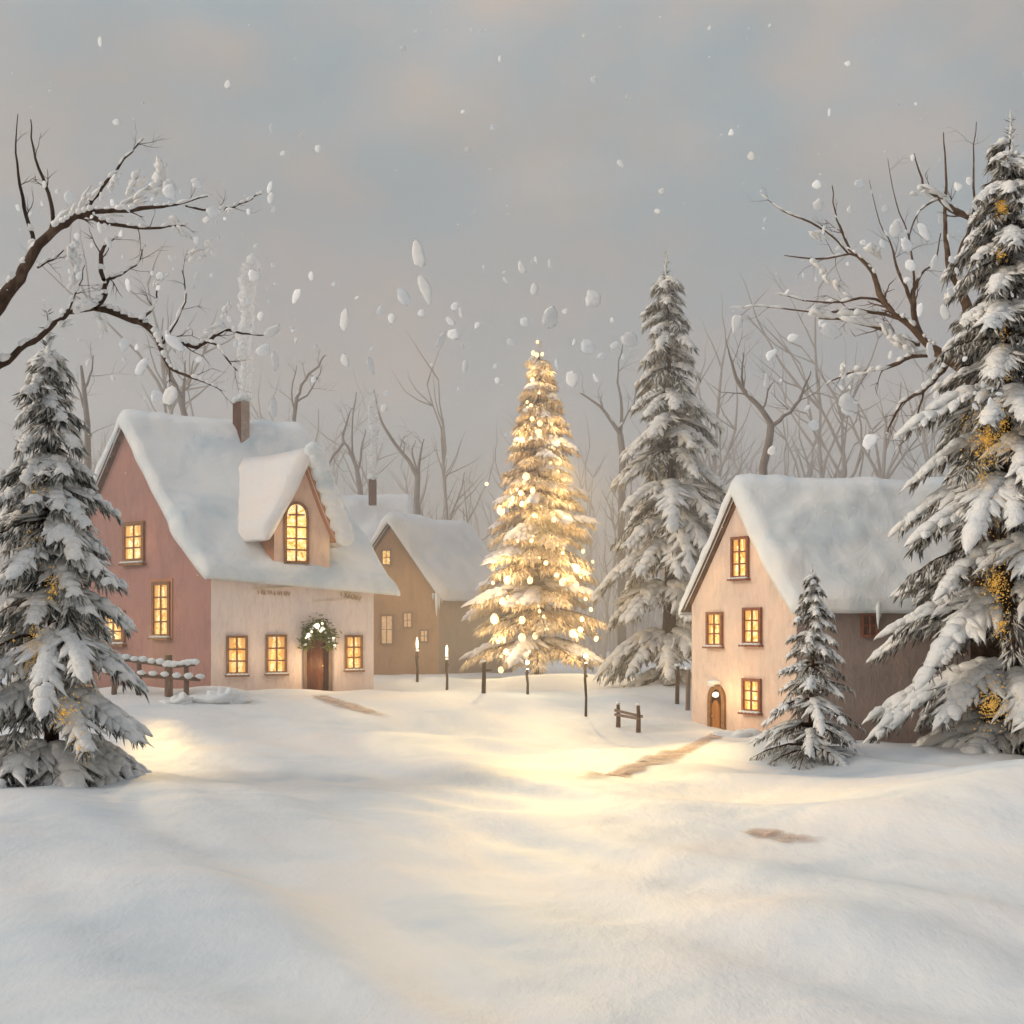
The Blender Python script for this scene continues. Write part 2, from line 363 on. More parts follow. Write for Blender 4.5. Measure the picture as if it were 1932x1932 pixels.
# ------------------------------------------------------------------ ground
def make_ground():
    ys = np.concatenate([np.linspace(-400, -2, 12), np.arange(0, 20, .22), np.arange(20, 80, .32), np.arange(80, 140, 1.0), np.geomspace(141, 2400, 20)])
    xs = np.concatenate([-np.geomspace(1600, 42, 16), np.arange(-40, 40.1, .33), np.geomspace(42, 1600, 16)])
    nx, ny = len(xs), len(ys)
    v = np.zeros((ny, nx, 3))
    for j, y in enumerate(ys):
        for i, x in enumerate(xs):
            v[j, i] = (x, y, T(x, y))
    idx = np.arange(nx * ny).reshape(ny, nx)
    f = np.stack([idx[:-1, :-1], idx[:-1, 1:], idx[1:, 1:], idx[1:, :-1]], -1).reshape(-1, 4)
    g = add('snow_ground', v.reshape(-1, 3), f, M['snow']); g['kind'] = 'structure'
make_ground()

def path_or_shadow(name, pts, widths):
    """brown strip on the snow, for trodden tracks and a painted door shadow; pts are picture points on the ground"""
    P = [ground(*p)[:2] for p in pts]
    out = []; n = 14
    for i in range(len(P) - 1):
        for k in range(n): 
            t = k / n; out.append((P[i] * (1 - t) + P[i + 1] * t, widths[i] * (1 - t) + widths[i + 1] * t))
    out.append((P[-1], widths[-1]))
    vs = []; fade = []; m = 8
    for i, (p, w) in enumerate(out):
        d = out[min(i + 1, len(out) - 1)][0] - out[max(i - 1, 0)][0]; d = d / np.linalg.norm(d); nrm = np.array([-d[1], d[0]])
        w = w * (1 + .35 * noise.noise(Vector((i * .21, 2.2, 1))))
        for k in range(m + 1):
            t = k / m * 2 - 1; q = p + nrm * w * t
            vs.append((q[0], q[1], T(q[0], q[1]) + .035))
            e = min(1, i / 6, (len(out) - 1 - i) / 14) if i else 0
            fade.append(max(0, (1 - t * t)) ** .7 * min(1, e + .0))
    fs = []
    for i in range(len(out) - 1):
        for k in range(m):
            a = i * (m + 1) + k; fs.append([a, a + 1, a + m + 2, a + m + 1])
    o = add(name, vs, fs, M['path_or_shadow']); o['kind'] = 'structure'
    at = o.data.attributes.new('fade', 'FLOAT', 'POINT'); at.data.foreach_set('value', fade)
path_or_shadow('path_or_shadow', [(1356, 1384), (1348, 1390), (1322, 1402), (1285, 1418), (1235, 1440), (1165, 1462), (1090, 1478)], [.35, .42, .45, .55, .65, .65, .5])
path_or_shadow('path_or_shadow', [(600, 1311), (612, 1318), (645, 1328), (690, 1342), (735, 1356)], [.45, .6, .7, .5, .25])  # shadow from the cottage door, painted as a brown strip
path_or_shadow('path_or_shadow', [(1405, 1568), (1440, 1574), (1490, 1584), (1560, 1590)], [.2, .35, .35, .2])

# ------------------------------------------------------------------ building pieces
def nrm2(u): return np.array([u[1], -u[0]])
class Wall:
    """vertical wall plane through ground points a -> b (a left, b right seen from outside)"""
    def __init__(s, a, b):
        s.a = np.array(a[:2], float); s.b = np.array(b[:2], float)
        s.u = (s.b - s.a) / np.linalg.norm(s.b - s.a); s.n = nrm2(s.u)
        s.U = np.array([s.u[0], s.u[1], 0]); s.N = np.array([s.n[0], s.n[1], 0]); s.Zv = np.array([0, 0, 1.0])
    def hit(s, px, py, off=0.0):
        k = (px - 966) / F
        p = s.a + s.n * off
        # x = k*y ; (x,y) = p + t*u
        t = (k * p[1] - p[0]) / (s.u[0] - k * s.u[1])
        q = p + t * s.u
        return np.array([q[0], q[1], Z(py, q[1])])
    def rect(s, px, py, w, h):
        l = s.hit(px - w / 2, py); r = s.hit(px + w / 2, py); c = (l + r) / 2
        W_ = np.linalg.norm(r - l); H = h / F * c[1]
        return c, W_, H

def window(house, wall, px, py, w, h, cols=2, rows=3, fm='frame', pane='pane', name='window', surround=None, sill=True, arch=False, bars=.09, label=None):
    c, Wd, H = wall.rect(px, py, w, h)
    U, N, Zv = wall.U, wall.N, wall.Zv
    P = lambda x, z, o: c + U * x + Zv * z + N * o
    t = max(.10, Wd * .12)
    def outline(g, o):   # closed outline grown by g
        if not arch:
            return [P(-Wd / 2 - g, -H / 2 - g, o), P(Wd / 2 + g, -H / 2 - g, o), P(Wd / 2 + g, H / 2 + g, o), P(-Wd / 2 - g, H / 2 + g, o)]
        pts = [P(-Wd / 2 - g, -H / 2 - g, o), P(Wd / 2 + g, -H / 2 - g, o)]
        sp = H / 2 - Wd * .75
        for k in range(0, 13):
            a = k / 12
            x = (Wd / 2 + g) * (math.cos(math.pi * a)); z = sp + (Wd * .75 + g) * math.sin(math.pi * a) ** .75
            pts.append(P(x, z, o))
        return pts
    def ring(mb, g0, g1, o0, o1):
        A = outline(g1, o1); B = outline(g0, o1); A0 = outline(g1, o0); B0 = outline(g0, o0); n = len(A)
        vs = A + B + A0 + B0; fs = []
        for i in range(n):
            j = (i + 1) % n
            fs.append([i, j, n + j, n + i]); fs.append([2 * n + i, i, n * 0 + i, 2 * n + j][:0] or [2 * n + i, 2 * n + j, j, i]); fs.append([n + i, n + j, 3 * n + j, 3 * n + i])
        mb.raw(vs, fs)
    mb = MB(); ring(mb, -t * .15, t, -.02, .13)
    hw = Wd / 2; b = bars
    jx = lambda: random.uniform(-.02, .02)
    for k in range(1, cols):
        x = -hw + Wd * k / cols + jx(); top = H / 2 - (.05 if arch else 0)
        mb.bar(P(x, -H / 2, .075), P(x + jx(), top, .075), b, .05, N)
    for k in range(1, rows):
        z = -H / 2 + H * k / rows + jx()
        ex = hw if not arch or z < H / 2 - Wd * .75 else hw * .8
        mb.bar(P(-ex, z, .073), P(ex, z + jx(), .073), b * .85, .045, N)
    fr = mb.build(name, M[fm], house)
    if label: fr['label'] = label
    o = outline(0, .03); pn = add('pane', o, [list(range(len(o)))], M[pane], fr, smooth=False)
    if pane == 'pane' and not arch and w > 20:
        for sg in (-1, 1):
            g_ = []; n_ = 7
            for k in range(n_ + 1):
                t_ = k / n_; wd = Wd * (.30 - .16 * math.sin(t_ * 1.6) + .02 * random.random())
                g_.append((H / 2 - H * t_, wd))
            vs = [P(sg * Wd * .49, z_, .045) for z_, _ in g_] + [P(sg * (Wd * .49 - w_), z_, .045 + .01 * (k % 2)) for k, (z_, w_) in enumerate(g_)]
            add('curtain', vs, [[k, k + 1, n_ + 2 + k, n_ + 1 + k] for k in range(n_)], M['curtain'], fr, False)
    if surround:
        ms = MB(); ring(ms, t * .9, t * 2.1, -.02, .05); ms.build('surround', M[surround], fr)
    if sill:
        ms = MB(); ms.bar(P(-hw - t * 1.6, -H / 2 - t * 1.5, .12), P(hw + t * 1.6, -H / 2 - t * 1.5, .12), .3, t * .8, Zv)
        ms.build('sill', M[fm], fr)
        ms = MB()
        for k in range(5):
            ms.blob(P(-hw + Wd * k / 4, -H / 2 - t * .95, .15), (Wd * .17, .11, .06), k + px)
        ms.build('sill_snow', M['roofsnow'], fr, True)
    return fr

def slope_pts(ridge, eave, v, flare):
    """point between ridge (v=0) and eave (v=1) with a concave sweep at the foot"""
    p = ridge * (1 - v) + eave * v
    p = p.copy(); p[2] -= flare * math.sin(math.pi * v) * (.6 + .4 * v)
    return p
def roof(house, RA, RB, FA, FB, BA, BB, th=.45, flare=.35, nu=60, nv=26, seed=0, mat='roofsnow', board='wood', lumpy=.16, ends=(.25, .25), name='roof', snowname='roof_snow'):
    """roof boards plus the thick snow on them. R ridge, F front eave, B back eave; A left end, B right end"""
    RA, RB, FA, FB, BA, BB = [np.array(p, float) for p in (RA, RB, FA, FB, BA, BB)]
    base = np.zeros((nu + 1, 2 * nv + 1, 3))
    for i in range(nu + 1):
        u = i / nu
        r = RA * (1 - u) + RB * u; f = FA * (1 - u) + FB * u; b = BA * (1 - u) + BB * u
        r = r.copy(); r[2] -= .10 * math.sin(math.pi * u)
        for j in range(2 * nv + 1):
            v = (j - nv) / nv
            base[i, j] = slope_pts(r, f, v, flare) if v >= 0 else slope_pts(r, b, -v, flare)
    dU = np.gradient(base, axis=0); dV = np.gradient(base, axis=1)
    n = np.cross(dU, dV); n /= np.linalg.norm(n, axis=2, keepdims=True) + 1e-9
    if n[nu // 2, nv, 2] < 0: n = -n
    # boards: thin slab just below
    def closed(top, bot, nm, mat, parent, smooth=True):
        a, b_, _ = top.shape; V = np.concatenate([top.reshape(-1, 3), bot.reshape(-1, 3)]); N = a * b_
        I = np.arange(N).reshape(a, b_)
        Q = [np.stack([I[:-1, :-1], I[1:, :-1], I[1:, 1:], I[:-1, 1:]], -1).reshape(-1, 4)]
        Q.append(Q[0][:, ::-1] + N)
        def side(e): 
            e = np.array(e); return np.stack([e[:-1], e[1:], e[1:] + N, e[:-1] + N], -1)
        Q += [side(I[0, :]), side(I[-1, ::-1]), side(I[::-1, 0]), side(I[:, -1])]
        return add(nm, V, np.concatenate(Q), mat, parent, smooth)
    rf = closed(base, base - n * .12, name, M[board], house, False)
    top = base.copy(); low = base + n * .004
    c = base.mean(axis=(0, 1))
    for i in range(nu + 1):
        for j in range(2 * nv + 1):
            u = i / nu; v = abs(j - nv) / nv
            e = min(u * nu / 2.2, (1 - u) * nu / 2.2, (1 - v) * nv / 2.0)
            prof = math.sqrt(max(0.0, 1 - (1 - min(1, e)) ** 2))
            p = base[i, j]
            l = noise.noise(Vector(p * .45) + Vector((seed, 0, 0))) * 1.3 + noise.noise(Vector(p * 1.3) + Vector((0, seed, 0))) * .5 + .10 * noise.noise(Vector(p * 3.5))
            top[i, j] = p + n[i, j] * (th * (.25 + .75 * prof) + lumpy * l * (.3 + .7 * prof))
            # ragged overhang of the snow edge
            if e < 1:
                out = p - (base[min(max(i, 3), nu - 3), (min(max(j, 3), 2 * nv - 3))]); out[2] *= .4
                L = np.linalg.norm(out)
                if L > 1e-6: top[i, j] += out / L * (.16 + .14 * l) * (1 - e)
    # underside follows the outer edge so the lip is thick and rounded
    for e_, i_ in ((0, 1), (-1, -2)):
        dz_ = np.array([0, 0, th * .95]); low[e_, :] = top[e_, :] - dz_ * .9; low[i_, :] = base[i_, :] - n[i_, :] * .13
    low[:, 0] = top[:, 0] - np.array([0, 0, th * .4]); low[:, -1] = top[:, -1] - np.array([0, 0, th * .4])
    closed(top, low, snowname, M[mat], rf)
    return rf

def prism(foot, z0, z1, apexes=None):
    """walls over a 4 corner footprint [FL, FR, BR, BL]; apexes = (left apex, right apex) or None"""
    v = [(p[0], p[1], z0) for p in foot] + [(p[0], p[1], z1) for p in foot]
    f = [[0, 1, 5, 4], [2, 3, 7, 6]]
    if apexes is not None:
        v += [tuple(a) for a in apexes]
        f += [[3, 0, 4, 8, 7], [1, 2, 6, 9, 5]]
    else: f += [[3, 0, 4, 7], [1, 2, 6, 5], [4, 5, 6, 7]]
    return v, f

def icicle(mb, p, l, r):
    p = np.array(p, float)
    mb.tube([p + [0, 0, .1], p - [0, 0, l * .35], p - [0.01, 0, l * .75], p - [0, 0, l]], [r, r * .75, r * .35, .005], 6)

# ------------------------------------------------------------------ left house
def left_house():
    FL = np.array([-14.2, 60.0]); FR = np.array([-6.85, 63.0]); g = np.array([-.78, .62]) * 13
    BL = FL + g; BR = FR + g
    H = root('cottage', (-14, 64, 0), 'large cottage with pink gable, cream front, arched door under a wreath and snowy roof', 'house')
    ez = 5.85; az = 13.4
    ML = (FL + BL) / 2; MR = (FR + BR) / 2
    AL = (ML[0], ML[1], az); AR = (MR[0], MR[1], az)
    v = {k: (p[0], p[1]) for k, p in zip('abcd', (FL, FR, BR, BL))}
    z0 = -1.2
    add('front_wall', [(FL[0], FL[1], z0), (FR[0], FR[1], z0), (FR[0], FR[1], ez), (FL[0], FL[1], ez)], [[0, 1, 2, 3]], M['cream'], H, False)
    add('gable_wall', [(BL[0], BL[1], z0), (FL[0], FL[1], z0), (FL[0], FL[1], ez), AL, (BL[0], BL[1], ez)], [[0, 1, 2, 3, 4]], M['pink'], H, False)
    add('gable_wall', [(FR[0], FR[1], z0), (BR[0], BR[1], z0), (BR[0], BR[1], ez), AR, (FR[0], FR[1], ez)], [[0, 1, 2, 3, 4]], M['terracotta'], H, False)
    add('rear_wall', [(BR[0], BR[1], z0), (BL[0], BL[1], z0), (BL[0], BL[1], ez), (BR[0], BR[1], ez)], [[0, 1, 2, 3]], M['pink'], H, False)
    u = (FR - FL) / np.linalg.norm(FR - FL); n = nrm2(u); gg = g / 13
    ov = .35
    RA = np.array([ML[0], ML[1], az + .25]) + np.array([-u[0] * ov, -u[1] * ov, 0])
    RB = np.array([MR[0], MR[1], az + .15]) + np.array([u[0] * (ov + .5), u[1] * (ov + .5), 0])
    FA = np.array([FL[0] - u[0] * ov - gg[0] * .35, FL[1] - u[1] * ov - gg[1] * .35, ez - .25])
    FB = np.array([FR[0] + u[0] * 1.0 - gg[0] * .3, FR[1] + u[1] * 1.0 - gg[1] * .3, ez - .95])
    BA = np.array([BL[0] - u[0] * ov + gg[0] * .5, BL[1] - u[1] * ov + gg[1] * .5, ez - .4])
    BB = np.array([BR[0] + u[0] * ov + gg[0] * .5, BR[1] + u[1] * ov + gg[1] * .5, ez - .4])
    roof(H, RA, RB, FA, FB, BA, BB, th=.5, flare=.55, nu=80, nv=36, seed=3)
    fw = Wall(FL, FR); gw = Wall(BL, FL)
    # front windows and door
    for px, py, w, h in ((447, 1236, 32, 66), (521, 1234, 32, 66), (667, 1231, 26, 58)):
        window(H, fw, px, py, w, h, 2, 3, 'frame')
    # gable windows
    window(H, gw, 254, 1023, 32, 64, 2, 3, 'frame')
    window(H, gw, 306, 1150, 27, 94, 2, 4, 'frame', surround='terracotta')
    window(H, gw, 216, 1183, 34, 48, 2, 3, 'frame')
    # door : arch with a dark sheet for the shade inside, and red-brown leaf
    c, Wd, Hh = fw.rect(599, 1245, 46, 134)
    base = fw.hit(599, 1312)
    P = lambda x, z, o: np.array([c[0], c[1], base[2]]) + fw.U * x + fw.Zv * z + fw.N * o
    def arch(hw, top, k=12):
        pts = [(-hw, 0), (hw, 0)]; sp = top - hw * 1.3
        return pts + [(hw * math.cos(math.pi * i / k), sp + hw * 1.3 * math.sin(math.pi * i / k)) for i in range(k + 1)]
    mb = MB(); A = arch(Wd / 2 + .12, Hh + .1); B = arch(Wd / 2 - .06, Hh - .08); m = len(A)
    vs = [P(x, z, .10) for x, z in A] + [P(x, z, .10) for x, z in B] + [P(x, z, -.02) for x, z in A] + [P(x, z, -.02) for x, z in B]; fs = []
    for i in range(1, m):
        j = (i + 1) % m
        fs += [[i, j, m + j, m + i], [2 * m + i, 2 * m + j, j, i], [m + i, m + j, 3 * m + j, 3 * m + i]]
    mb.raw(vs, fs); dr = mb.build('door', M['wood_pale'], H)
    add('doorway_shade', [P(x, z, .02) for x, z in arch(Wd / 2 - .05, Hh - .07)], [list(range(m))], M['dark_in'], dr, False)
    # leaf
    hw = Wd * .34; L = [(x * .72 - Wd * .12, z * .985) for x, z in arch(Wd / 2 - .08, Hh - .25)]
    mb = MB(); a = [P(x, z, .05 + .10 * (x + hw) / hw) for x, z in L]; b_ = [P(x, z, .03) for x, z in L]
    mb.raw(a + b_, [list(range(m))] + [[i, m + i, m + (i + 1) % m, (i + 1) % m] for i in range(m)])
    mb.build('door_leaf', M['door_dark'], dr)
    mb = MB(); mb.blob(P(Wd * .17, Hh * .42, .22), (.05, .05, .05)); mb.build('door_handle', M['gold'], dr, True)
    mb = MB(); mb.bar(P(-Wd * .6, .12, .2), P(Wd * .6, .12, .2), .5, .2); mb.build('door_step', M['stone'], dr)
    # dormer
    dfo = .12
    def D(px, py, o=dfo): return fw.hit(px, py, o)
    gb = np.array([gg[0], gg[1], 0])
    ap = D(578, 868); el = D(517, 1002); er = D(622, 1000); bl = D(517, 1078); br = D(622, 1078)
    dz = el[2]; er[2] = dz
    dw = add('dormer', [bl, br, er, ap, el], [[0, 1, 2, 3, 4]], M['peach'], H, False)
    add('dormer_cheek', [bl, el, el + gb * 3.2, bl + gb * 3.2], [[0, 1, 2, 3]], M['terracotta'], dw, False)
    add('dormer_cheek', [br, er, er + gb * 3.2, br + gb * 3.2], [[3, 2, 1, 0]], M['terracotta'], dw, False)
    fwd = np.array([fw.n[0], fw.n[1], 0]) * .35
    up = np.array([0, 0, .15])
    eL = el + np.array([-.35 * u[0], -.35 * u[1], -.30]); eR = er + np.array([.45 * u[0], .45 * u[1], -.45])
    A1 = ap + up + fwd
    roof(H, A1, ap + up + gb * 6.2, eL + fwd, eL + gb * 4.2, eR + fwd, eR + gb * 4.2, th=.42, flare=.2, nu=30, nv=14, seed=9, mat='roofsnow_peachlit', board='terracotta', lumpy=.08, name='dormer_roof', snowname='dormer_snow')
    # thick white snow rim over the right rake of the dormer
    mb = MB()
    for k in range(44):
        t = k / 43
        p = (A1 * (1 - t) + (eR + fwd) * t) + np.array([u[0], u[1], .8]) * (.25 + .05 * math.sin(k)) - gb * .0
        mb.blob(p + np.array([0, 0, .05]), (.44 + .04 * math.sin(k * .9), .47, .44), k * .15, .12, 14, 10)
    mb.build('rake_snow', M['roofsnow'], H, True)
    window(H, Wall(fw.a + fw.n * dfo, fw.b + fw.n * dfo), 559, 1005, 38, 108, 2, 5, 'frame', name='arched_window', arch=True, sill=False)
    # cornice band with relief
    mb = MB()
    a = fw.hit(478, 1112, .03); b = fw.hit(690, 1118, .03)
    mid = fw.hit(610, 1103, .03)
    mb.bar(a, mid, .05, .12, fw.N); mb.bar(mid + fw.N * .004, fw.hit(684, 1128, .03) + fw.N * .004, .05, .10, fw.N)
    mb.bar(fw.hit(592, 1134, .03), fw.hit(668, 1128, .03), .03, .035, fw.N)
    mb.build('plaster_moulding', M['gold_pale'], H)
    # the worn gilt inscription: loose strokes, unreadable
    mb = MB(); q = lambda px, py: fw.hit(px, py, .07)
    def glyph(x, y, s, kind):
        st = {'i': [[(0, -1), (.25, 1)]], 'O': [[(.5 + .5 * math.cos(t), math.sin(t)) for t in np.linspace(0, 6.28, 9)]],
              'v': [[(0, -1), (.4, 1), (.8, -1)]], 'l': [[(0, -1), (0, 1), (.6, .9)]], 'n': [[(0, 1), (.1, -1), (.6, 1), (.8, -1)]],
              'a': [[(0, 1), (.4, -1), (.8, 1)], [(.2, .3), (.6, .3)]], 'x': [[(0, -1), (.8, 1)], [(.8, -1), (0, 1)]]}[kind]
        for s_ in st: mb.tube([q(x + a_ * s * 1.5, y + b_ * s) for a_, b_ in s_], .022, 5)
    xx = 487
    for i, k in enumerate('iOlvilniOv'):
        glyph(xx, 1117 + i * .35, 3.6, k); xx += 6.2
    xx = 643
    for i, k in enumerate('ixaOxv'):
        glyph(xx, 1121 + i * 1.7, 4.2, k); xx += 6.6
    mb.build('lettering', M['gold'], H)
    # chimney : dark left face, pale right face
    cx, cy = -13.05, 65.3
    cpx = lambda px, py, Y: W(px, py, Y)
    top = Z(757, 65); bot = 9.5
    e1 = W(439, 757, 65.6)[:2]; e2 = W(455, 757, 64.9)[:2]; e3 = W(471, 757, 65.3)[:2]; e4 = e1 + e3 - e2
    v, f = prism([e1, e2, e3, e4], bot, top); 
    ch = add('chimney', v, [[1, 2, 6, 5], [2, 3, 7, 6], [4, 5, 6, 7], [3, 0, 4, 7]], M['stone'], H, False)
    add('chimney_face', [v[0], v[1], v[5], v[4]], [[0, 1, 2, 3]], M['brick'], ch, False)
    mb = MB(); cc = (e1 + e3) / 2
    for k in range(9): mb.blob((cc[0] + random.uniform(-.25, .25), cc[1] + random.uniform(-.1, .1), top + .12 + random.uniform(0, .15)), (.26, .24, .15), k)
    mb.build('chimney_snow', M['roofsnow'], ch, True)
    # icicles / snow skirts at the door and walls
    # wreath over the door: belongs to no wall, hangs on it
    wc = fw.hit(600, 1219, .24)
    Wr = root('door_garland', wc, 'green evergreen garland with white lights arched over the dark open door', 'garland')
    P_ = []; D_ = []; S_ = []; bl_ = []
    for k in range(900):
        a = random.uniform(-.12, math.pi + .12); rr = random.gauss(0, .16)
        rx = 31 / F * 61.9; rz = 46 / F * 61.9
        thick = .75 + .5 * math.sin(a)
        p = wc + fw.U * (rx * .78 + rr * thick) * math.cos(a) + fw.Zv * ((rz * .80 + rr * thick) * math.sin(a)) + fw.N * random.uniform(-.08, .22)
        P_.append(p); S_.append((random.uniform(.15, .34), .07, .07))
        D_.append(np.array([random.gauss(0, 1), random.gauss(0, 1) - .4, random.gauss(-.3, 1)]))
    v, f = scatter(SPV, SPF, P_, D_, S_); add('greenery', v, f, M['green'], Wr)
    mb = MB(); mb2 = MB()
    for k in range(34):
        a = random.uniform(-.1, math.pi + .1)
        p = wc + fw.U * (31 / F * 61.9 * random.uniform(.6, .98)) * math.cos(a) + fw.Zv * (46 / F * 61.9 * random.uniform(.6, .98) * math.sin(a)) + fw.N * .26
        s = random.uniform(.04, .075)
        (mb if k % 2 else mb2).blob(p, (s, s, s), k)
    big = wc + fw.Zv * .98 - fw.U * .12 + fw.N * .34
    mb.blob(big, (.13, .11, .14)); mb.build('garland_lights', M['lamp'], Wr, True); mb2.build('snow_dabs', M['roofsnow'], Wr, True)
    # light spilling from door and windows
    p = fw.hit(600, 1255, .9); lamp('door_light', 'POINT', p, 60, (1, .66, .30), shadow_soft_size=.3)
    for px in (447, 521, 667): 
        p = fw.hit(px, 1240, .8); lamp('window_light', 'POINT', p, 12, (1, .70, .35), shadow_soft_size=.3)
    for px, py in ((254, 1023), (306, 1150), (216, 1183)):
        lamp('window_light', 'POINT', gw.hit(px, py, .8), 7, (1, .66, .32), shadow_soft_size=.3)
    lamp('window_light', 'POINT', fw.hit(559, 1005, 1.0), 18, (1, .70, .35), shadow_soft_size=.3)
    return fw, gw, ez
left_house()

# ------------------------------------------------------------------ right house
def right_house():
    A = np.array([7.97, 56.4]); B = np.array([11.41, 51.0]); C = np.array([22.0, 51.0]); Dd = A + (C - B)
    H = root('cottage', (14, 54, -1.35), 'tall narrow cottage with tan gable, oak arched door and long taupe side wall', 'house')
    ez = 4.3; az = 8.85; z0 = -2.6
    mA = (A + B) / 2; mC = (C + Dd) / 2
    P3 = lambda p, z: (p[0], p[1], z)
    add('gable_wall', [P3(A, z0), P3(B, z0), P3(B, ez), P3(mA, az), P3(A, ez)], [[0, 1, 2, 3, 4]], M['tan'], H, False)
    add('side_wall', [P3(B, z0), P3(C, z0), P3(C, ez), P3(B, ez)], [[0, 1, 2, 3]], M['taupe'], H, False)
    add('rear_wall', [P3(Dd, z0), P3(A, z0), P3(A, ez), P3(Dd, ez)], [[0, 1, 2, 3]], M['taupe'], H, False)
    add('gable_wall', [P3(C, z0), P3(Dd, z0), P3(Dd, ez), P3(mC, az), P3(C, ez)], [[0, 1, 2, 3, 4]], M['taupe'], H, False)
    g = (B - A) / np.linalg.norm(B - A)
    ov = .28
    roof(H, (mA[0] - ov, mA[1], az + .22), (mC[0] + ov, mC[1], az + .22), (B[0] - ov + g[0] * .35, B[1] + g[1] * .35, ez - .42), (C[0] + ov + g[0] * .35, C[1] + g[1] * .35, ez - .42),
         (A[0] - ov - g[0] * .35, A[1] - g[1] * .35, ez - .42), (Dd[0] + ov - g[0] * .35, Dd[1] - g[1] * .35, ez - .42), th=.48, flare=.12, nu=90, nv=30, seed=21, lumpy=.2)
    gw = Wall(A, B); sw = Wall(B, C)
    for px, py, w, h in ((1398, 1052, 26, 70), (1350, 1187, 24, 56), (1421, 1181, 28, 60), (1420, 1312, 28, 54)):
        window(H, gw, px, py, w, h, 2, 3, 'frame_red', bars=.07)
    for px, py, w, h in ((1640, 1180, 24, 36), (1720, 1166, 14, 32)):
        window(H, sw, px, py, w, h, 2, 2, 'frame_red', 'pane_dim', sill=False)
    # rake boards
    mb = MB(); N = gw.N
    mb.bar(np.array(P3(A, ez - .1)) + N * .05, np.array(P3(mA, az - .02)) + N * .05, .05, .10, N)
    mb.bar(np.array(P3(B, ez - .1)) + N * .055, np.array(P3(mA, az - .02)) + N * .055, .05, .08, N)
    mb.build('rake_board', M['frame'], H)
    # arched door with lantern light over it
    c, Wd, Hh = gw.rect(1354, 1338, 27, 90); base = gw.hit(1354, 1384)
    P = lambda x, z, o: np.array([c[0], c[1], base[2]]) + gw.U * x + gw.Zv * z + gw.N * o
    def arch(hw, top, k=12, r=1.2):
        sp = top - hw * r
        return [(-hw, 0), (hw, 0)] + [(hw * math.cos(math.pi * i / k), sp + hw * r * math.sin(math.pi * i / k)) for i in range(k + 1)]
    mb = MB(); Aa = arch(Wd / 2 + .08, Hh + .06); Bb = arch(Wd / 2 - .12, Hh - .14); m = len(Aa)
    vs = [P(x, z, .12) for x, z in Aa] + [P(x, z, .12) for x, z in Bb] + [P(x, z, -.02) for x, z in Aa] + [P(x, z, -.02) for x, z in Bb]; fs = []
    for i in range(1, m):
        j = (i + 1) % m
        fs += [[i, j, m + j, m + i], [2 * m + i, 2 * m + j, j, i], [m + i, m + j, 3 * m + j, 3 * m + i]]
    mb.raw(vs, fs); dr = mb.build('door', M['frame'], H)
    add('doorway_shade', [P(x, z, .02) for x, z in arch(Wd / 2 - .1, Hh - .12)], [list(range(m))], M['dark_in'], dr, False)  # dark sheet painted in for the shade behind the leaf
    L = [(x * .70 - Wd * .06, z) for x, z in arch(Wd / 2 - .10, Hh - .62)]
    mb = MB(); mb.raw([P(x, z, .07) for x, z in L] + [P(x, z, .03) for x, z in L], [list(range(m))] + [[i, m + i, m + (i + 1) % m, (i + 1) % m] for i in range(m)])
    for k in (-1, 0, 1): mb.bar(P(k * .2 - Wd * .06, .05, .073), P(k * .2 - Wd * .06, Hh * .62, .073), .02, .02, N)
    mb.build('door_leaf', M['door_light'], dr)
    mb = MB(); mb.blob(P(-.2, Hh * .36, .12), (.05, .05, .05)); mb.build('door_handle', M['gold'], dr, True)
    mb = MB(); mb.blob(P(0, Hh - .38, .10), (.17, .06, .12), 2, .1); mb.build('door_lamp', M['lamp'], dr, True)
    mb = MB(); mb.blob(P(0, Hh + .16, .15), (.34, .16, .12), 5); mb.blob(P(-.2, Hh + .06, .15), (.2, .14, .1), 6); mb.build('door_snow', M['roofsnow'], dr, True)
    # icicles
    mb = MB()
    for px, l, r in ((1657, 1.0, .13), (1662, .55, .07), (1600, .35, .05), (1702, .4, .06), (1585, .3, .05), (1745, .5, .06)):
        mb = MB(); q = sw.hit(px, 1140, .4); icicle(mb, q, l, r); mb.build('icicle', M['roofsnow'], H, True)
    p = gw.hit(1352, 1310, 1.0); lamp('door_light', 'POINT', p, 50, (1, .70, .32), shadow_soft_size=.25)
    for px, py in ((1398, 1052), (1350, 1187), (1421, 1181), (1420, 1312)):
        lamp('window_light', 'POINT', gw.hit(px, py, .9), 7, (1, .68, .34), shadow_soft_size=.3)
right_house()

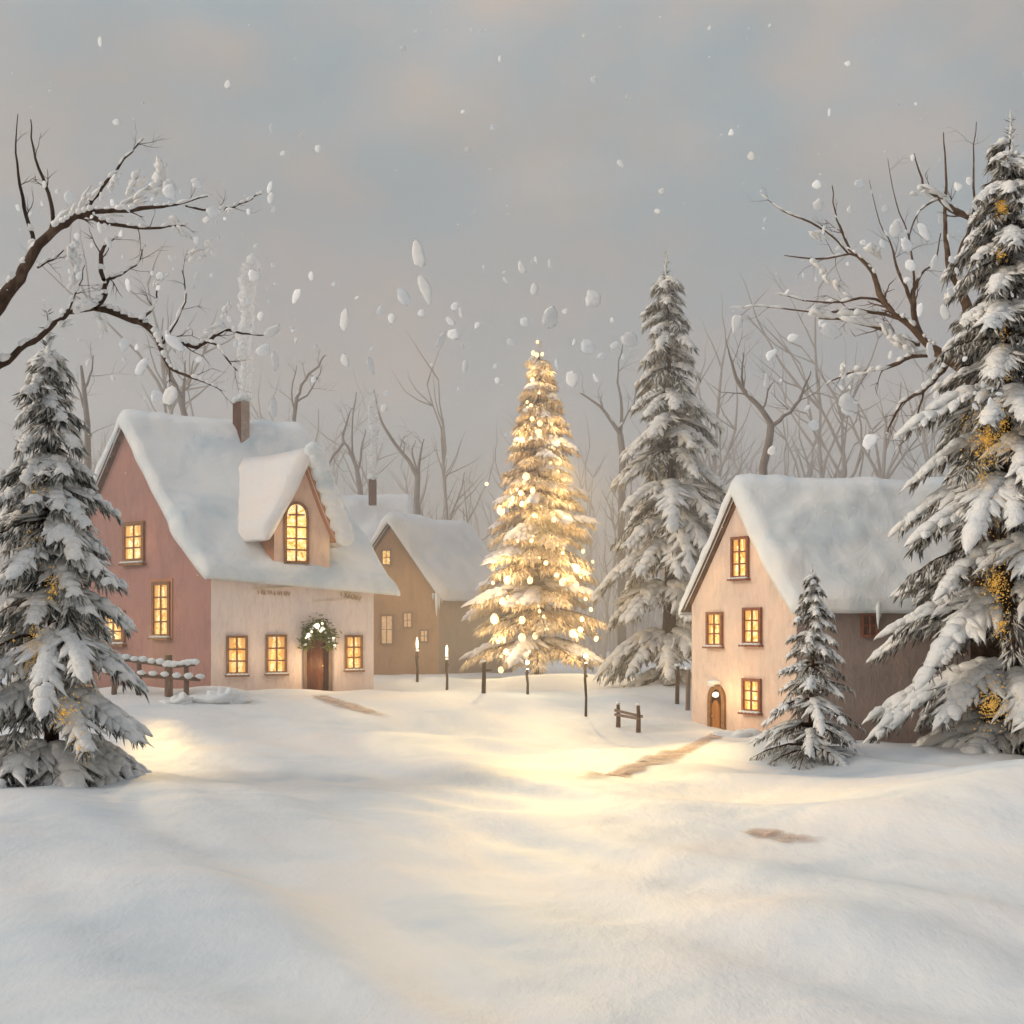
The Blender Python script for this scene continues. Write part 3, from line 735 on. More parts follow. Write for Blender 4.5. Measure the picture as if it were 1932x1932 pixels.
# ------------------------------------------------------------------ far brown house
def far_house():
    Y0 = 85.0
    H = root('cottage', (X(735, Y0), Y0 + 4, 0), 'distant brown house with steep gable and cross wing half hidden by the pink cottage', 'house')
    ez = Z(1118, Y0); az = Z(985, Y0); z0 = -1.0
    L = np.array([X(640, Y0), Y0]); Rr = np.array([X(828, Y0), Y0]); mid = np.array([X(735, Y0), Y0]); v = np.array([4.9, 7.0])
    P3 = lambda p, z: (p[0], p[1], z)
    add('gable_wall', [P3(L, z0), P3(Rr, z0), P3(Rr, ez), P3(mid, az), P3(L, ez)], [[0, 1, 2, 3, 4]], M['brown'], H, False)
    add('side_wall', [P3(Rr, z0), P3(Rr + v, z0), P3(Rr + v, ez), P3(Rr, ez)], [[0, 1, 2, 3]], M['brown_side'], H, False)
    add('rear_wall', [P3(Rr + v, z0), P3(L + v, z0), P3(L + v, ez), P3(mid + v, az), P3(Rr + v, ez)][:0] or [P3(Rr + v, z0), P3(L + v, z0), P3(L + v, ez), P3(mid + v, az), P3(Rr + v, ez)], [[0, 1, 2, 3, 4]], M['brown'], H, False)
    f = np.array([0, -.4])
    roof(H, P3(mid + f, az + .2), P3(mid + v, az + .2), P3(Rr + f + [.35, 0], ez - .35), P3(Rr + v + [.35, 0], ez - .35), P3(L + f - [.35, 0], ez - .35), P3(L + v - [.35, 0], ez - .35),
         th=.45, flare=.15, nu=50, nv=22, seed=33, mat='roofsnow_far')
    # cross wing behind
    a = np.array([X(600, 94), 94.0]); b = np.array([X(775, 94), 94.0]); d = np.array([0, 8.0]); rz = Z(940, 92); wz = rz - 4.6
    q = [a - d / 2, b - d / 2, b + d / 2, a + d / 2]
    vv, ff = prism(q, z0, wz, (P3(a, rz), P3(b, rz))); add('wing_wall', vv, ff, M['brown_side'], H, False)
    roof(H, P3(a, rz + .15), P3(b, rz + .15), P3(q[0] + [0, -.3], wz - .3), P3(q[1] + [0, -.3], wz - .3), P3(q[3] + [0, .3], wz - .3), P3(q[2] + [0, .3], wz - .3), th=.4, flare=.1, nu=40, nv=16, seed=40, mat='roofsnow_far', name='wing_roof')
    mb = MB(); c0 = W(703, 905, 92); mb.hexa([(c0[0] + i * .26, 92 + j * .3, z) for z in (rz - .5, c0[2]) for i, j in ((-1, -1), (1, -1), (1, 1), (-1, 1))])
    ch = mb.build('chimney', M['brick'], H)
    mb = MB(); mb.blob((c0[0], 92, c0[2] + .15), (.4, .4, .3), 4); mb.build('chimney_snow', M['roofsnow_far'], ch, True)
    fw = Wall(L, Rr)
    window(H, fw, 729, 1052, 14, 26, 2, 2, 'frame_haze', 'pane', sill=False, bars=.05)
    window(H, fw, 730, 1188, 20, 52, 2, 2, 'frame_haze', 'pane_haze', sill=False, bars=.05)
    window(H, fw, 769, 1170, 14, 26, 2, 2, 'frame_haze', 'pane_haze', sill=False, bars=.05)
    window(H, fw, 800, 1200, 12, 20, 2, 2, 'frame_haze', 'pane_haze', sill=False, bars=.05)
    mb = MB()
    for px, l, r in ((824, 1.5, .16), (829, 1.0, .13), (834, .6, .10), (817, .4, .08)):
        mb = MB(); icicle(mb, W(px, 1122, Y0 - .6), l, r); mb.build('icicle', M['roofsnow_far'], H, True)
far_house()

# ------------------------------------------------------------------ smoke
def smoke(Y, pts, label, dens, r0, r1, seed):
    b = W(pts[0][0], pts[0][1], Y); o = root('chimney_smoke', b, label, 'smoke'); mb = MB(); P = []; rad = []
    n = 40; rs = random.Random(seed)
    for i in range(n):
        t = i / (n - 1); j = t * (len(pts) - 1); a = int(min(j, len(pts) - 2)); s_ = j - a
        px = pts[a][0] * (1 - s_) + pts[a + 1][0] * s_; py = pts[a][1] * (1 - s_) + pts[a + 1][1] * s_
        P.append(W(px, py, Y) + np.array([.22 * noise.noise(Vector((i * .35, seed, 0))), .1 * noise.noise(Vector((i * .3, seed, 5))), 0]) * (.4 + 1.6 * t))
        rad.append((r0 * (1 - t) + r1 * t) * (1 + .55 * noise.noise(Vector((i * .55, 0, seed)))) * (1 if i < n - 4 else (n - i) / 5))
    mb.tube(P, rad, 14); v = mb.v[0]
    for i in range(len(v)): v[i] = v[i] + .12 * np.array(noise.noise_vector(Vector(v[i] * 1.8)))
    m = M['smoke'] if dens > 1 else M['smoke_thin']
    mb.build('smoke_column', m, o, True)
smoke(65.2, [(462, 752), (464, 700), (459, 650), (468, 600), (463, 560), (476, 515), (472, 480)], 'white smoke curling up from the pink cottage chimney', 1.7, .30, .46, 3)
smoke(92, [(703, 903), (704, 860), (707, 820), (703, 785), (708, 740)], 'thin pale smoke rising from the far brown house chimney', .75, .30, .34, 8)

# ------------------------------------------------------------------ spruces
def spruce(name, px, base_py_or_Y, top_py, half_px, label, cat='tree', tiers=14, nb=11, seed=1, needle='needle', snow='treesnow', trunk='bark', snowp=.8, droop=.45, glitter=None, group=None, fine=1.0, spread=.85, needles=8, bare=.04, pitch=.15, lift=None, lean=0.0, cap=1.0, frost='frost'):
    rs = random.Random(seed)
    Y = base_py_or_Y; bx = X(px, Y); bz = T(bx, Y) if lift is None else lift
    H = Z(top_py, Y) - bz; Rr = half_px / F * Y
    o = root(name, (bx, Y, bz), label, cat, group)
    mb = MB(); tr = max(.06, H * .016)
    axis = lambda h: np.array([bx + lean * (h / H) + .006 * H * math.sin(h / H * 5 + seed), Y + .004 * H * math.cos(h / H * 4), bz + h])
    mb.tube([axis(H * t) - np.array([0, 0, .3 * (t == 0)]) for t in (0, .1, .3, .5, .7, .85, .97)], [tr * k for k in (1.25, 1, .8, .58, .36, .2, .05)], 8)
    mb.build('trunk', M[trunk], o, True)
    nP, nD, nS = [], [], []; sP, sD, sS = [], [], []; tips = []; inner = []
    bmb = MB()
    h = H * bare; tier = 0
    sz = (H / 13.0) ** .35 * fine
    hs = []
    while h < H * .965:
        f = h / H; hs.append(h); h += (H / tiers) * (1.28 - .85 * f) * rs.uniform(.85, 1.15)
    for ti, h in enumerate(hs):
        f = h / H; n = max(5, int(nb * (1.15 - .55 * f)))
        Lb = Rr * min(1.0, (1 - f) / cap) ** spread * 1.02 + .02 * H * .5
        off = rs.uniform(0, 6.28)
        for k in range(n):
            az = off + 2 * math.pi * k / n + rs.uniform(-.25, .25)
            L = Lb * rs.uniform(.78, 1.08); hh = h + rs.uniform(-.25, .25) * H / tiers
            hd = np.array([math.cos(az), math.sin(az), 0])
            base = axis(hh); dr = droop * rs.uniform(.75, 1.25); pt = pitch * rs.uniform(.3, 1.4); L *= 1.0 + .22 * (rs.random() < .3) * (f > .18)
            def C(s): return base + hd * (L * s) + np.array([0, 0, L * (pt * s - dr * s * s + .12 * dr * max(0, s - .75) * 4 * (s - .75))])
            if L > .5: bmb.tube([C(0), C(.35), C(.7), C(.97)], [.035 * L ** .5, .025 * L ** .5, .015 * L ** .5, .004], 4, False)
            nt_ = max(3, int(5 + L * 2.6 * (1 if fine > .8 else 1.3)))
            has_snow = rs.random() < snowp
            side = np.array([-math.sin(az), math.cos(az), 0])
            for q in range(nt_):
                s = .14 + .86 * (q + rs.random() * .6) / nt_; s = min(s, 1.0)
                p = C(s); tang = C(min(1.0, s + .04)) - C(s - .04); tang /= np.linalg.norm(tang)
                for sg in (-1, 1):
                    tl = (L * .40 * (1.12 - s) + .16 * sz) * rs.uniform(.7, 1.2)
                    d = tang * rs.uniform(.55, .9) + side * sg * rs.uniform(.45, .95) + np.array([0, 0, -rs.uniform(.18, .55)])
                    d /= np.linalg.norm(d)
                    nn = needles if tl > .4 else max(4, needles - 3)
                    for w in range(nn):
                        t = rs.uniform(0, .95); pp = p + d * tl * t
                        dd = d * rs.uniform(.5, 1.1) + side * rs.uniform(-.5, .5) + np.array([0, 0, -rs.uniform(.1, 1.0)])
                        nP.append(pp); nD.append(dd); ln = rs.uniform(.22, .46) * sz; nS.append((ln, ln * .17, ln * .17))
                    if has_snow and rs.random() < .80 + .15 * s:
                        ln = tl * rs.uniform(.85, 1.3); wd = (.20 + .17 * L ** .5) * sz * rs.uniform(.6, 1.2)
                        sP.append(p + d * tl * .05 + np.array([0, 0, .03])); sD.append(d + np.array([0, 0, .05])); sS.append((ln, wd, wd * .55))
                if has_snow and rs.random() < .85:
                    wd = (.30 + .26 * L ** .5) * sz * (1.15 - .45 * s) * rs.uniform(.7, 1.2)
                    sP.append(p - tang * .05 + np.array([0, 0, .05])); sD.append(tang); sS.append((max(.3 * sz, L * .22) * rs.uniform(.8, 1.4), wd, wd * .6))
            tips.append(C(1.0))
            # dark needles near the trunk
            for w in range(int(4 + 6 * fine)):
                s = rs.uniform(0.02, .4); pp = C(s) + np.array([0, 0, -rs.uniform(0, .5) * H / tiers])
                nP.append(pp); nD.append(hd * rs.uniform(.2, 1) + side * rs.uniform(-1, 1) + np.array([0, 0, -rs.uniform(.3, 1.2)])); ln = rs.uniform(.3, .6) * sz; nS.append((ln, ln * .2, ln * .2))
    # top
    for w in range(40):
        t = rs.uniform(.9, 1.0); a = rs.uniform(0, 6.28)
        nP.append(axis(H * t)); nD.append(np.array([math.cos(a), math.sin(a), rs.uniform(-.2, 1.2)])); ln = .3 * sz * (1.25 - t) * 3; nS.append((ln, ln * .15, ln * .15))
    if snowp > .3:
        for w in range(7):
            t = .9 + .1 * w / 7; wd = .16 * sz * (1.6 - (t - .9) * 12)
            sP.append(axis(H * t) + np.array([rs.uniform(-.05, .05), 0, 0])); sD.append(np.array([rs.uniform(-.3, .3), rs.uniform(-.3, .3), 1.0])); sS.append((.4 * sz, wd, wd))
    if bmb.n: bmb.build('boughs', M[trunk], o, True)
    nP_, nD_, nS_ = np.array(nP), np.array(nD), np.array(nS); pick = RNG.random(len(nP_)) < (.42 if snowp > .3 else .40)
    v, f = scatter(SPV, SPF, nP_[~pick], nD_[~pick], nS_[~pick]); add('needles', v, f, M[needle], o, False)
    v, f = scatter(SPV, SPF, nP_[pick] + [0, 0, .04], nD_[pick] * [1, 1, .8], nS_[pick] * [1.15, 1.25, 1.0]); add('frosted_needles', v, f, M[frost], o, False)
    if sP:
        v, f = scatter(LV, LF, sP, sD, sS, .13); add('snow_on_boughs', v, f, M[snow], o)
    if glitter:  # gold glitter specks given a glow of their own, no lamps
        gP = []
        for (gx, gy, gr, gn) in glitter:
            for w in range(gn):
                a = rs.uniform(0, 6.28); r_ = gr * abs(rs.gauss(0, .85)); a += .6 * math.sin(w)
                qx, qy = gx + r_ * math.cos(a), gy + r_ * math.sin(a) * 1.5
                # seat each speck on the near side of the crown
                fz = (Z(qy, Y) - bz) / H; rad = max(.1, Rr * (1 - max(0, min(1, fz))) ** spread * .86)
                yy = Y - math.sqrt(max(.02, rad * rad - min(rad * rad, (X(qx, Y) - bx) ** 2))) * rs.uniform(.8, 1.02)
                gP.append(W(qx, qy, yy))
        gP = np.array(gP); n = len(gP)
        S = np.repeat(RNG.uniform(.009, .034, (n, 1)), 3, 1); S[:, 0] *= 2
        v, f = scatter(SPV - [.4, 0, 0], SPF, gP, RNG.normal(0, 1, (n, 3)), S * 1.6); g_ = add('gold_specks', v, f, M['glitter'], o, False); g_['kind'] = 'stuff'
    return o, axis, H, Rr, nP

spruce('spruce_tree', 95, 36, 588, 212, 'big snow laden spruce at the left edge with gold specks between its boughs', tiers=11, nb=12, seed=6, bare=.075, droop=.62, spread=.98, cap=.96, needle='needle', snowp=.86,
       glitter=[(60, 925, 18, 120), (55, 1035, 14, 60), (100, 1110, 14, 110), (60, 1235, 20, 160), (120, 1345, 18, 140), (150, 1410, 14, 70), (165, 1280, 14, 60), (65, 1185, 16, 60)])
spruce('spruce_tree', 1903, 46, 215, 226, 'tallest spruce at the right edge, snowy boughs with gold specks by its trunk', tiers=12, nb=11, seed=8, droop=.56, spread=.80, cap=.80, needle='needle_brown', snowp=.84,
       glitter=[(1862, 830, 30, 900), (1888, 790, 20, 320), (1875, 960, 20, 260), (1878, 1100, 26, 520), (1872, 1330, 26, 520), (1888, 1180, 14, 200), (1888, 620, 12, 160), (1890, 390, 9, 320), (1852, 900, 12, 120), (1886, 480, 10, 120), (1895, 700, 12, 140)])
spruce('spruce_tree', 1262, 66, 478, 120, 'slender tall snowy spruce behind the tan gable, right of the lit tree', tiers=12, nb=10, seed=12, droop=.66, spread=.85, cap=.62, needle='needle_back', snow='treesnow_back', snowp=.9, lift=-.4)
sm = ground(1532, 1428)
spruce('young_spruce_tree', 1532, sm[1], 1078, 112, 'small young spruce with light snow standing in front of the tan cottage', tiers=10, nb=9, seed=17, droop=.50, spread=.9, needle='needle_brown', snowp=.78, fine=.75, needles=7)

# ------------------------------------------------------------------ lit christmas tree
def xmas():
    Y = 78.0
    o, axis, H, Rr, nP = spruce('christmas_tree', 1016, Y, 648, 124, 'golden glowing christmas tree covered in warm lights in the village square', tiers=17, nb=12, seed=23, needle='needle_glowlit', snow='lilac', trunk='bark_mid', snowp=.26, droop=.34, spread=.95, cap=.84, frost='frost_glowlit', fine=1.2, needles=11, bare=.12, pitch=.1)
    org = ORG[o]
    rs = random.Random(4)
    big = MB(); big.blob((0, 0, 0), (1, 1, 1), 1, .12)
    me = None
    pts = [(1014, 645, 3.6), (1006, 666, 4.6), (1013, 670, 4.4), (1023, 668, 3.4), (1016, 690, 5.5), (1004, 716, 5), (1022, 728, 4.4), (1002, 765, 4), (1019, 798, 6), (1004, 790, 5), (1015, 818, 8), (1040, 800, 3.5),
           (972, 836, 5), (986, 830, 6), (1053, 870, 7), (993, 899, 8), (1005, 925, 5.5), (983, 930, 5.5), (1052, 890, 4), (918, 913, 4), (945, 963, 8.5), (984, 952, 4), (1008, 972, 5), (1045, 980, 5),
           (1003, 1020, 4), (1030, 1062, 5), (1050, 1085, 5), (1088, 1073, 8), (958, 1095, 8), (1000, 1095, 6), (1062, 1098, 8), (1087, 1103, 6), (948, 1135, 7), (933, 1168, 9), (985, 1170, 7), (950, 1208, 5),
           (985, 1203, 8), (1010, 1200, 6), (1080, 1195, 7), (1095, 1188, 6), (1125, 1205, 5), (955, 1230, 6), (945, 1264, 6), (968, 1250, 4), (940, 1210, 5), (1105, 1130, 4), (1115, 1150, 4), (930, 1100, 4), (1118, 1060, 3.5), (1100, 1040, 4)]
    for k in range(50):
        t = rs.random() ** 1.0; py = 670 + t * 570; hw = 8 + 108 * t
        pts.append((1016 + rs.uniform(-1, 1) * hw, py, rs.uniform(2.2, 4.6)))
    for k, (px, py, r) in enumerate(pts):
        fz = max(0, min(1, (Z(py, Y) - org[2]) / H)); rad = Rr * min(1, (1 - fz) / .84) ** .95 * .97 + .15
        dx = X(px, Y) - org[0]; yy = Y - math.sqrt(max(.03, rad * rad - min(rad * rad, dx * dx)))
        p = W(px, py, yy); s = r / F * yy * .92
        if me is None:
            b = add('light_bulb', np.concatenate(big.v) + org, big.f, M['bulb'], o); me = b.data
        else:
            b = bpy.data.objects.new('light_bulb', me); COL.objects.link(b); b.parent = o
        b.location = tuple(p - org); b.scale = (s, s, s * rs.uniform(.95, 1.3)); b.rotation_euler = (0, rs.uniform(-.5, .5), rs.uniform(0, 3))
    # the very many tiny lights
    n = 2400; idx = RNG.choice(len(nP), n * 2, replace=False); q = np.array(nP)[idx]
    q = q[np.argsort(-np.hypot(q[:, 0] - org[0], q[:, 1] - org[1]) / (1.05 - (q[:, 2] - org[2]) / H))[:n]]
    S = np.repeat(RNG.uniform(.035, .10, (n, 1)), 3, 1)
    v, f = scatter((LV5 - [.5, 0, 0]), LF5, q, RNG.normal(0, 1, (n, 3)), S * [1.3, 1, 1.6]); t = add('tiny_lights', v, f, M['bulb_small'], o); t['kind'] = 'stuff'
    # glow of the lights on needles and snow: lamps in the crown's outer shell
    for h, e in ((.9, 120), (.72, 260), (.52, 420), (.32, 600), (.14, 700)):
        rad = Rr * min(1, (1 - h) / .84) ** .95 + .9
        for a in (-125, -55):
            lamp('tree_light', 'POINT', (org[0] + rad * math.cos(R(a)), org[1] + rad * math.sin(R(a)), org[2] + H * h), e * .45, (1, .70, .33), shadow_soft_size=.5)
    # added spotlights by tree and windows, for warm streaks on the snow
    for src, tgt, cone, e in (((org[0], Y - 5.5, org[2] + 10), (1.0, 42, -1.2), 34, 14500), ((org[0] - 1.5, Y - 5.5, org[2] + 9), (-5.0, 56, -.6), 30, 6500),
                              ((-9.6, 61.2, 7.6), (-2.5, 47, -1.2), 22, 6500), ((-9.4, 61.2, 7.4), (4.0, 37, -1.3), 15, 19000),
                              ((8.9, 53.8, 6.2), (5.6, 45, -1.3), 34, 7000), ((org[0] + 1, Y - 5.5, org[2] + 13), (3.5, 31, -1.2), 22, 28000), ((-9.4, 61.2, 7.4), (8.5, 29, -1.3), 11, 26000), ((-9.2, 61.0, 4.0), (-5.5, 54, -.8), 26, 900), ((-17.0, 60.5, 3.2), (-12.0, 45, -1.0), 20, 6000)):
        sp = lamp('added_streak_spot', 'SPOT', src, e, (1, .655, .22), spot_size=R(cone), spot_blend=1.0, shadow_soft_size=.4)
        d = Vector(tgt) - sp.location; sp.rotation_euler = d.to_track_quat('-Z', 'Y').to_euler()
xmas()

# ------------------------------------------------------------------ bare trees
def twigs(mb, p, d, L, r, depth, rs, out=None, updir=.25):
    """recursive bare branch"""
    n = 4; pts = [p]; dd = d.copy()
    for i in range(n):
        dd = dd + np.array([rs.uniform(-.28, .28), rs.uniform(-.2, .2), rs.uniform(-.22, .22) + updir * .12]); dd /= np.linalg.norm(dd)
        pts.append(pts[-1] + dd * L / n)
    mb.tube(pts, [r * (1 - .17 * i) for i in range(n + 1)] if depth else [r * (1 - .22 * i) for i in range(n + 1)], 5 if r > .03 else 3, False)
    if out is not None: out += [(pts[i], pts[i + 1], r) for i in range(n)]
    if depth <= 0: return
    for k in range(rs.choice((2, 3))):
        i = rs.choice((1, 2, 3, 4)); a = rs.uniform(.4, .9) * rs.choice((-1, 1))
        c, s = math.cos(a), math.sin(a); e = np.array([dd[0] * c + dd[2] * s, dd[1] + rs.uniform(-.3, .3), -dd[0] * s + dd[2] * c]); e /= np.linalg.norm(e)
        twigs(mb, pts[i], e, L * rs.uniform(.5, .75), r * .55, depth - 1, rs, out, updir)

def limb_tree(name, trunk_pts, Y, limbs, label, bark, seed, group=None, snow='roofsnow', twigN=3, twigL=.6, snow_amt=.5, clumps=()):
    rs = random.Random(seed)
    base = trunk_pts[0]
    o = root(name, W(base[0], base[1], Y), label, 'tree', group)
    ORG[o][2] = Z(base[1], Y)
    mb = MB(); mb.tube([W(p[0], p[1], Y) for p in trunk_pts], [p[2] / F * Y / 2 for p in trunk_pts], 9); mb.build('trunk', M[bark], o, True)
    mb = MB(); segs = []
    for limb in limbs:
        yo = rs.uniform(-.6, .6); P = []
        # smooth the limb with catmull style subdivision
        pts = [np.array(q, float) for q in limb]
        fine = []
        for i in range(len(pts) - 1):
            p0 = pts[max(i - 1, 0)]; p1 = pts[i]; p2 = pts[i + 1]; p3 = pts[min(i + 2, len(pts) - 1)]
            for s in (0, .33, .66):
                fine.append(.5 * ((2 * p1) + (-p0 + p2) * s + (2 * p0 - 5 * p1 + 4 * p2 - p3) * s * s + (-p0 + 3 * p1 - 3 * p2 + p3) * s ** 3))
        fine.append(pts[-1])
        for i, q in enumerate(fine):
            j = 1.8 * rs.uniform(-1, 1) * (0 < i < len(fine) - 1)
            P.append(W(q[0] + j, q[1] + j, Y + yo * min(1, i / 5)))
        rad = [max(.006, q[2] / F * Y / 2) for q in fine]
        mb.tube(P, rad, 7, False)
        for i in range(len(P) - 1): segs.append((P[i], P[i + 1], rad[i]))
        for k in range(twigN):
            i = rs.randrange(len(P) // 3, len(P) - 1); d = P[i + 1] - P[i]; d /= np.linalg.norm(d)
            a = rs.uniform(.4, 1.1) * rs.choice((-1, 1)); c, s = math.cos(a), math.sin(a)
            e = np.array([d[0] * c + d[2] * s, rs.uniform(-.3, .3), -d[0] * s + d[2] * c])
            twigs(mb, P[i], e / np.linalg.norm(e), twigL * rs.uniform(.6, 1.3), max(.01, rad[i] * .4), 1, rs)
    mb.build('branches', M[bark], o, True)
    if snow_amt > 0:
        sP, sD, sS = [], [], []
        for a, b, r in segs:
            d = b - a; L = np.linalg.norm(d)
            flat = abs(d[2]) / (L + 1e-6) < .88
            if flat and rs.random() < snow_amt:
                w = (r * 2.1 + .085) * rs.uniform(.7, 1.4)
                sP.append(a + np.array([0, 0, r * .75])); sD.append(d); sS.append((L * rs.uniform(.9, 1.8), w, w * 1.0))
        for px, py, w, h, ang in clumps:
            ln = w / F * Y * 1.25; hh = h / F * Y * 1.35
            d = np.array([math.cos(R(ang)), 0, math.sin(R(ang))]); c = W(px, py, Y - .12)
            for k in range(7):
                t_ = rs.uniform(-.5, .3); sP.append(c + d * ln * t_ + np.array([rs.uniform(-.12, .12) * ln, rs.uniform(-.08, .08), rs.uniform(-.3, .3) * hh])); sD.append(d + np.array([rs.uniform(-.3, .3), rs.uniform(-.3, .3), rs.uniform(-.35, .35)])); sS.append((ln * rs.uniform(.3, .6), hh * rs.uniform(.35, .7), hh * rs.uniform(.45, .8)))
        if sP:
            v, f = scatter(LV, LF, sP, sD, sS, .12); add('branch_snow', v, f, M[snow], o)
    return o

limb_tree('bare_tree', [(-60, 1560, 74), (-62, 1200, 60), (-52, 900, 54), (-46, 720, 50), (-30, 610, 44), (-70, 430, 34), (-80, 250, 22)], 34,
    [[(-30, 612, 30), (10, 560, 26), (37, 525, 22), (62, 478, 19), (100, 437, 16), (135, 415, 13), (165, 402, 11), (215, 398, 9), (290, 392, 7), (330, 385, 4), (392, 370, 2.5)],
     [(62, 478, 10), (60, 440, 8), (45, 390, 7), (36, 330, 5), (30, 270, 3), (34, 215, 1.5)],
     [(95, 440, 9), (100, 400, 8), (92, 365, 7), (80, 335, 6), (62, 280, 4), (58, 225, 2)],
     [(150, 408, 12), (170, 385, 10), (185, 362, 8), (205, 340, 6), (235, 300, 4), (270, 262, 2)],
     [(165, 404, 12), (200, 420, 8), (260, 430, 6), (320, 428, 4), (352, 424, 2)],
     [(350, 388, 4), (400, 398, 4), (440, 390, 3.5), (475, 375, 3), (496, 362, 1.5)],
     [(70, 505, 5), (100, 490, 3.5), (120, 472, 2)],
     [(-46, 720, 20), (0, 690, 15), (37, 660, 12), (75, 636, 11), (105, 610, 9), (130, 590, 11), (165, 582, 12), (200, 584, 14), (240, 600, 13), (272, 612, 13), (292, 628, 14), (308, 640, 9), (335, 644, 8), (370, 655, 8), (395, 640, 7), (425, 624, 6), (455, 628, 4), (500, 632, 2)],
     [(178, 580, 15), (195, 560, 12), (198, 540, 9), (207, 525, 7), (228, 520, 4), (255, 500, 3), (275, 462, 1.5)],
     [(196, 528, 8), (190, 505, 9), (192, 480, 8), (202, 462, 5), (222, 448, 2)],
     [(265, 606, 6), (290, 580, 4), (296, 555, 3), (302, 520, 2)],
     [(290, 625, 12), (302, 652, 9), (318, 690, 7), (345, 705, 6), (385, 720, 4), (420, 737, 2.5)],
     [(308, 648, 5), (345, 585, 3), (350, 540, 2.5), (343, 510, 1.5)],
     [(388, 644, 5), (410, 652, 4), (430, 680, 3), (448, 700, 2)],
     [(130, 585, 4), (150, 540, 2.5), (160, 500, 1.5)]],
    'dark gnarled bare tree reaching in from the left with snow on its limbs', 'bark', 31, snow='branchsnow', twigN=3, twigL=.6, snow_amt=.78,
    clumps=((160, 583, 52, 26, 15), (185, 600, 40, 20, -55), (120, 612, 26, 14, 30), (400, 622, 46, 16, 25), (155, 385, 50, 16, 55), (110, 420, 60, 12, 40), (290, 365, 40, 18, 40), (225, 395, 55, 16, 20), (300, 340, 50, 30, 80), (275, 372, 60, 18, 25), (135, 480, 30, 26, 85), (140, 520, 44, 18, 80), (335, 430, 40, 18, -50), (378, 478, 40, 20, 40), (320, 640, 34, 18, -70), (300, 530, 28, 12, 50), (420, 400, 30, 14, 10), (250, 350, 40, 24, 40), (428, 590, 26, 14, 70), (212, 355, 36, 16, 70)))

limb_tree('bare_tree', [(1868, 1440, 66), (1862, 1200, 60), (1858, 950, 50), (1845, 760, 40), (1836, 720, 30)], 49,
    [[(1845, 760, 34), (1838, 722, 30), (1812, 690, 26), (1775, 668, 20), (1745, 645, 14), (1715, 612, 12), (1685, 590, 10), (1660, 555, 12), (1650, 520, 8), (1625, 490, 6), (1600, 470, 4)],
     [(1650, 530, 6), (1640, 500, 5), (1605, 480, 4), (1560, 488, 4), (1480, 482, 2)],
     [(1600, 478, 4), (1570, 445, 4), (1530, 420, 4), (1480, 400, 2.5), (1440, 370, 1)],
     [(1605, 475, 4), (1590, 440, 5), (1575, 400, 3), (1570, 350, 2)],
     [(1672, 575, 6), (1640, 562, 5), (1590, 568, 5), (1540, 570, 3), (1470, 555, 2)],
     [(1700, 602, 6), (1655, 590, 7), (1600, 585, 6), (1540, 590, 4), (1450, 578, 2), (1385, 580, 1)],
     [(1735, 650, 9), (1700, 640, 7), (1660, 620, 7), (1600, 605, 5), (1545, 600, 3)],
     [(1770, 668, 9), (1720, 672, 9), (1680, 690, 8), (1640, 700, 6), (1600, 705, 4), (1560, 725, 2)],
     [(1790, 680, 13), (1770, 710, 9), (1740, 740, 7), (1700, 760, 6), (1680, 800, 4), (1672, 820, 2)],
     [(1742, 742, 4), (1730, 780, 3), (1715, 820, 2), (1690, 850, 1.5)],
     [(1745, 645, 12), (1728, 610, 11), (1722, 570, 11), (1726, 540, 8), (1745, 510, 4), (1765, 490, 3), (1775, 440, 2)],
     [(1722, 575, 8), (1708, 540, 7), (1690, 500, 5), (1682, 460, 3), (1660, 420, 2), (1640, 340, 1)],
     [(1724, 540, 5), (1722, 490, 4), (1712, 440, 3), (1690, 380, 2), (1675, 300, 1)],
     [(1852, 760, 24), (1842, 640, 20), (1828, 590, 20), (1810, 540, 17), (1790, 500, 13), (1785, 455, 9), (1782, 400, 7), (1786, 320, 4), (1780, 250, 2)],
     [(1800, 520, 8), (1812, 470, 7), (1830, 430, 6), (1838, 380, 5), (1836, 300, 3), (1842, 230, 1.5)],
     [(1890, 500, 12), (1862, 446, 11), (1830, 412, 11), (1795, 395, 14), (1770, 372, 9), (1745, 355, 6), (1738, 335, 4), (1725, 290, 2)],
     [(1770, 376, 4), (1735, 395, 3), (1720, 430, 3), (1710, 470, 2)]],
    'bare brown tree spreading left from behind the right edge spruce', 'bark_mid', 57, snow='branchsnow', twigN=3, twigL=.9, snow_amt=.66,
    clumps=((1610, 600, 70, 22, -8), (1560, 592, 60, 20, -5), (1665, 612, 40, 16, -40), (1690, 640, 46, 24, -30), (1628, 700, 46, 18, 15), (1590, 700, 20, 12, 80), (1760, 365, 60, 12, -30), (1740, 360, 34, 18, 0), (1820, 700, 20, 16, -50), (1580, 540, 44, 18, -40), (1640, 470, 34, 22, -40), (1700, 640, 50, 14, -30), (1850, 720, 26, 20, -50), (1545, 510, 34, 18, -50), (1540, 440, 40, 10, -20)))

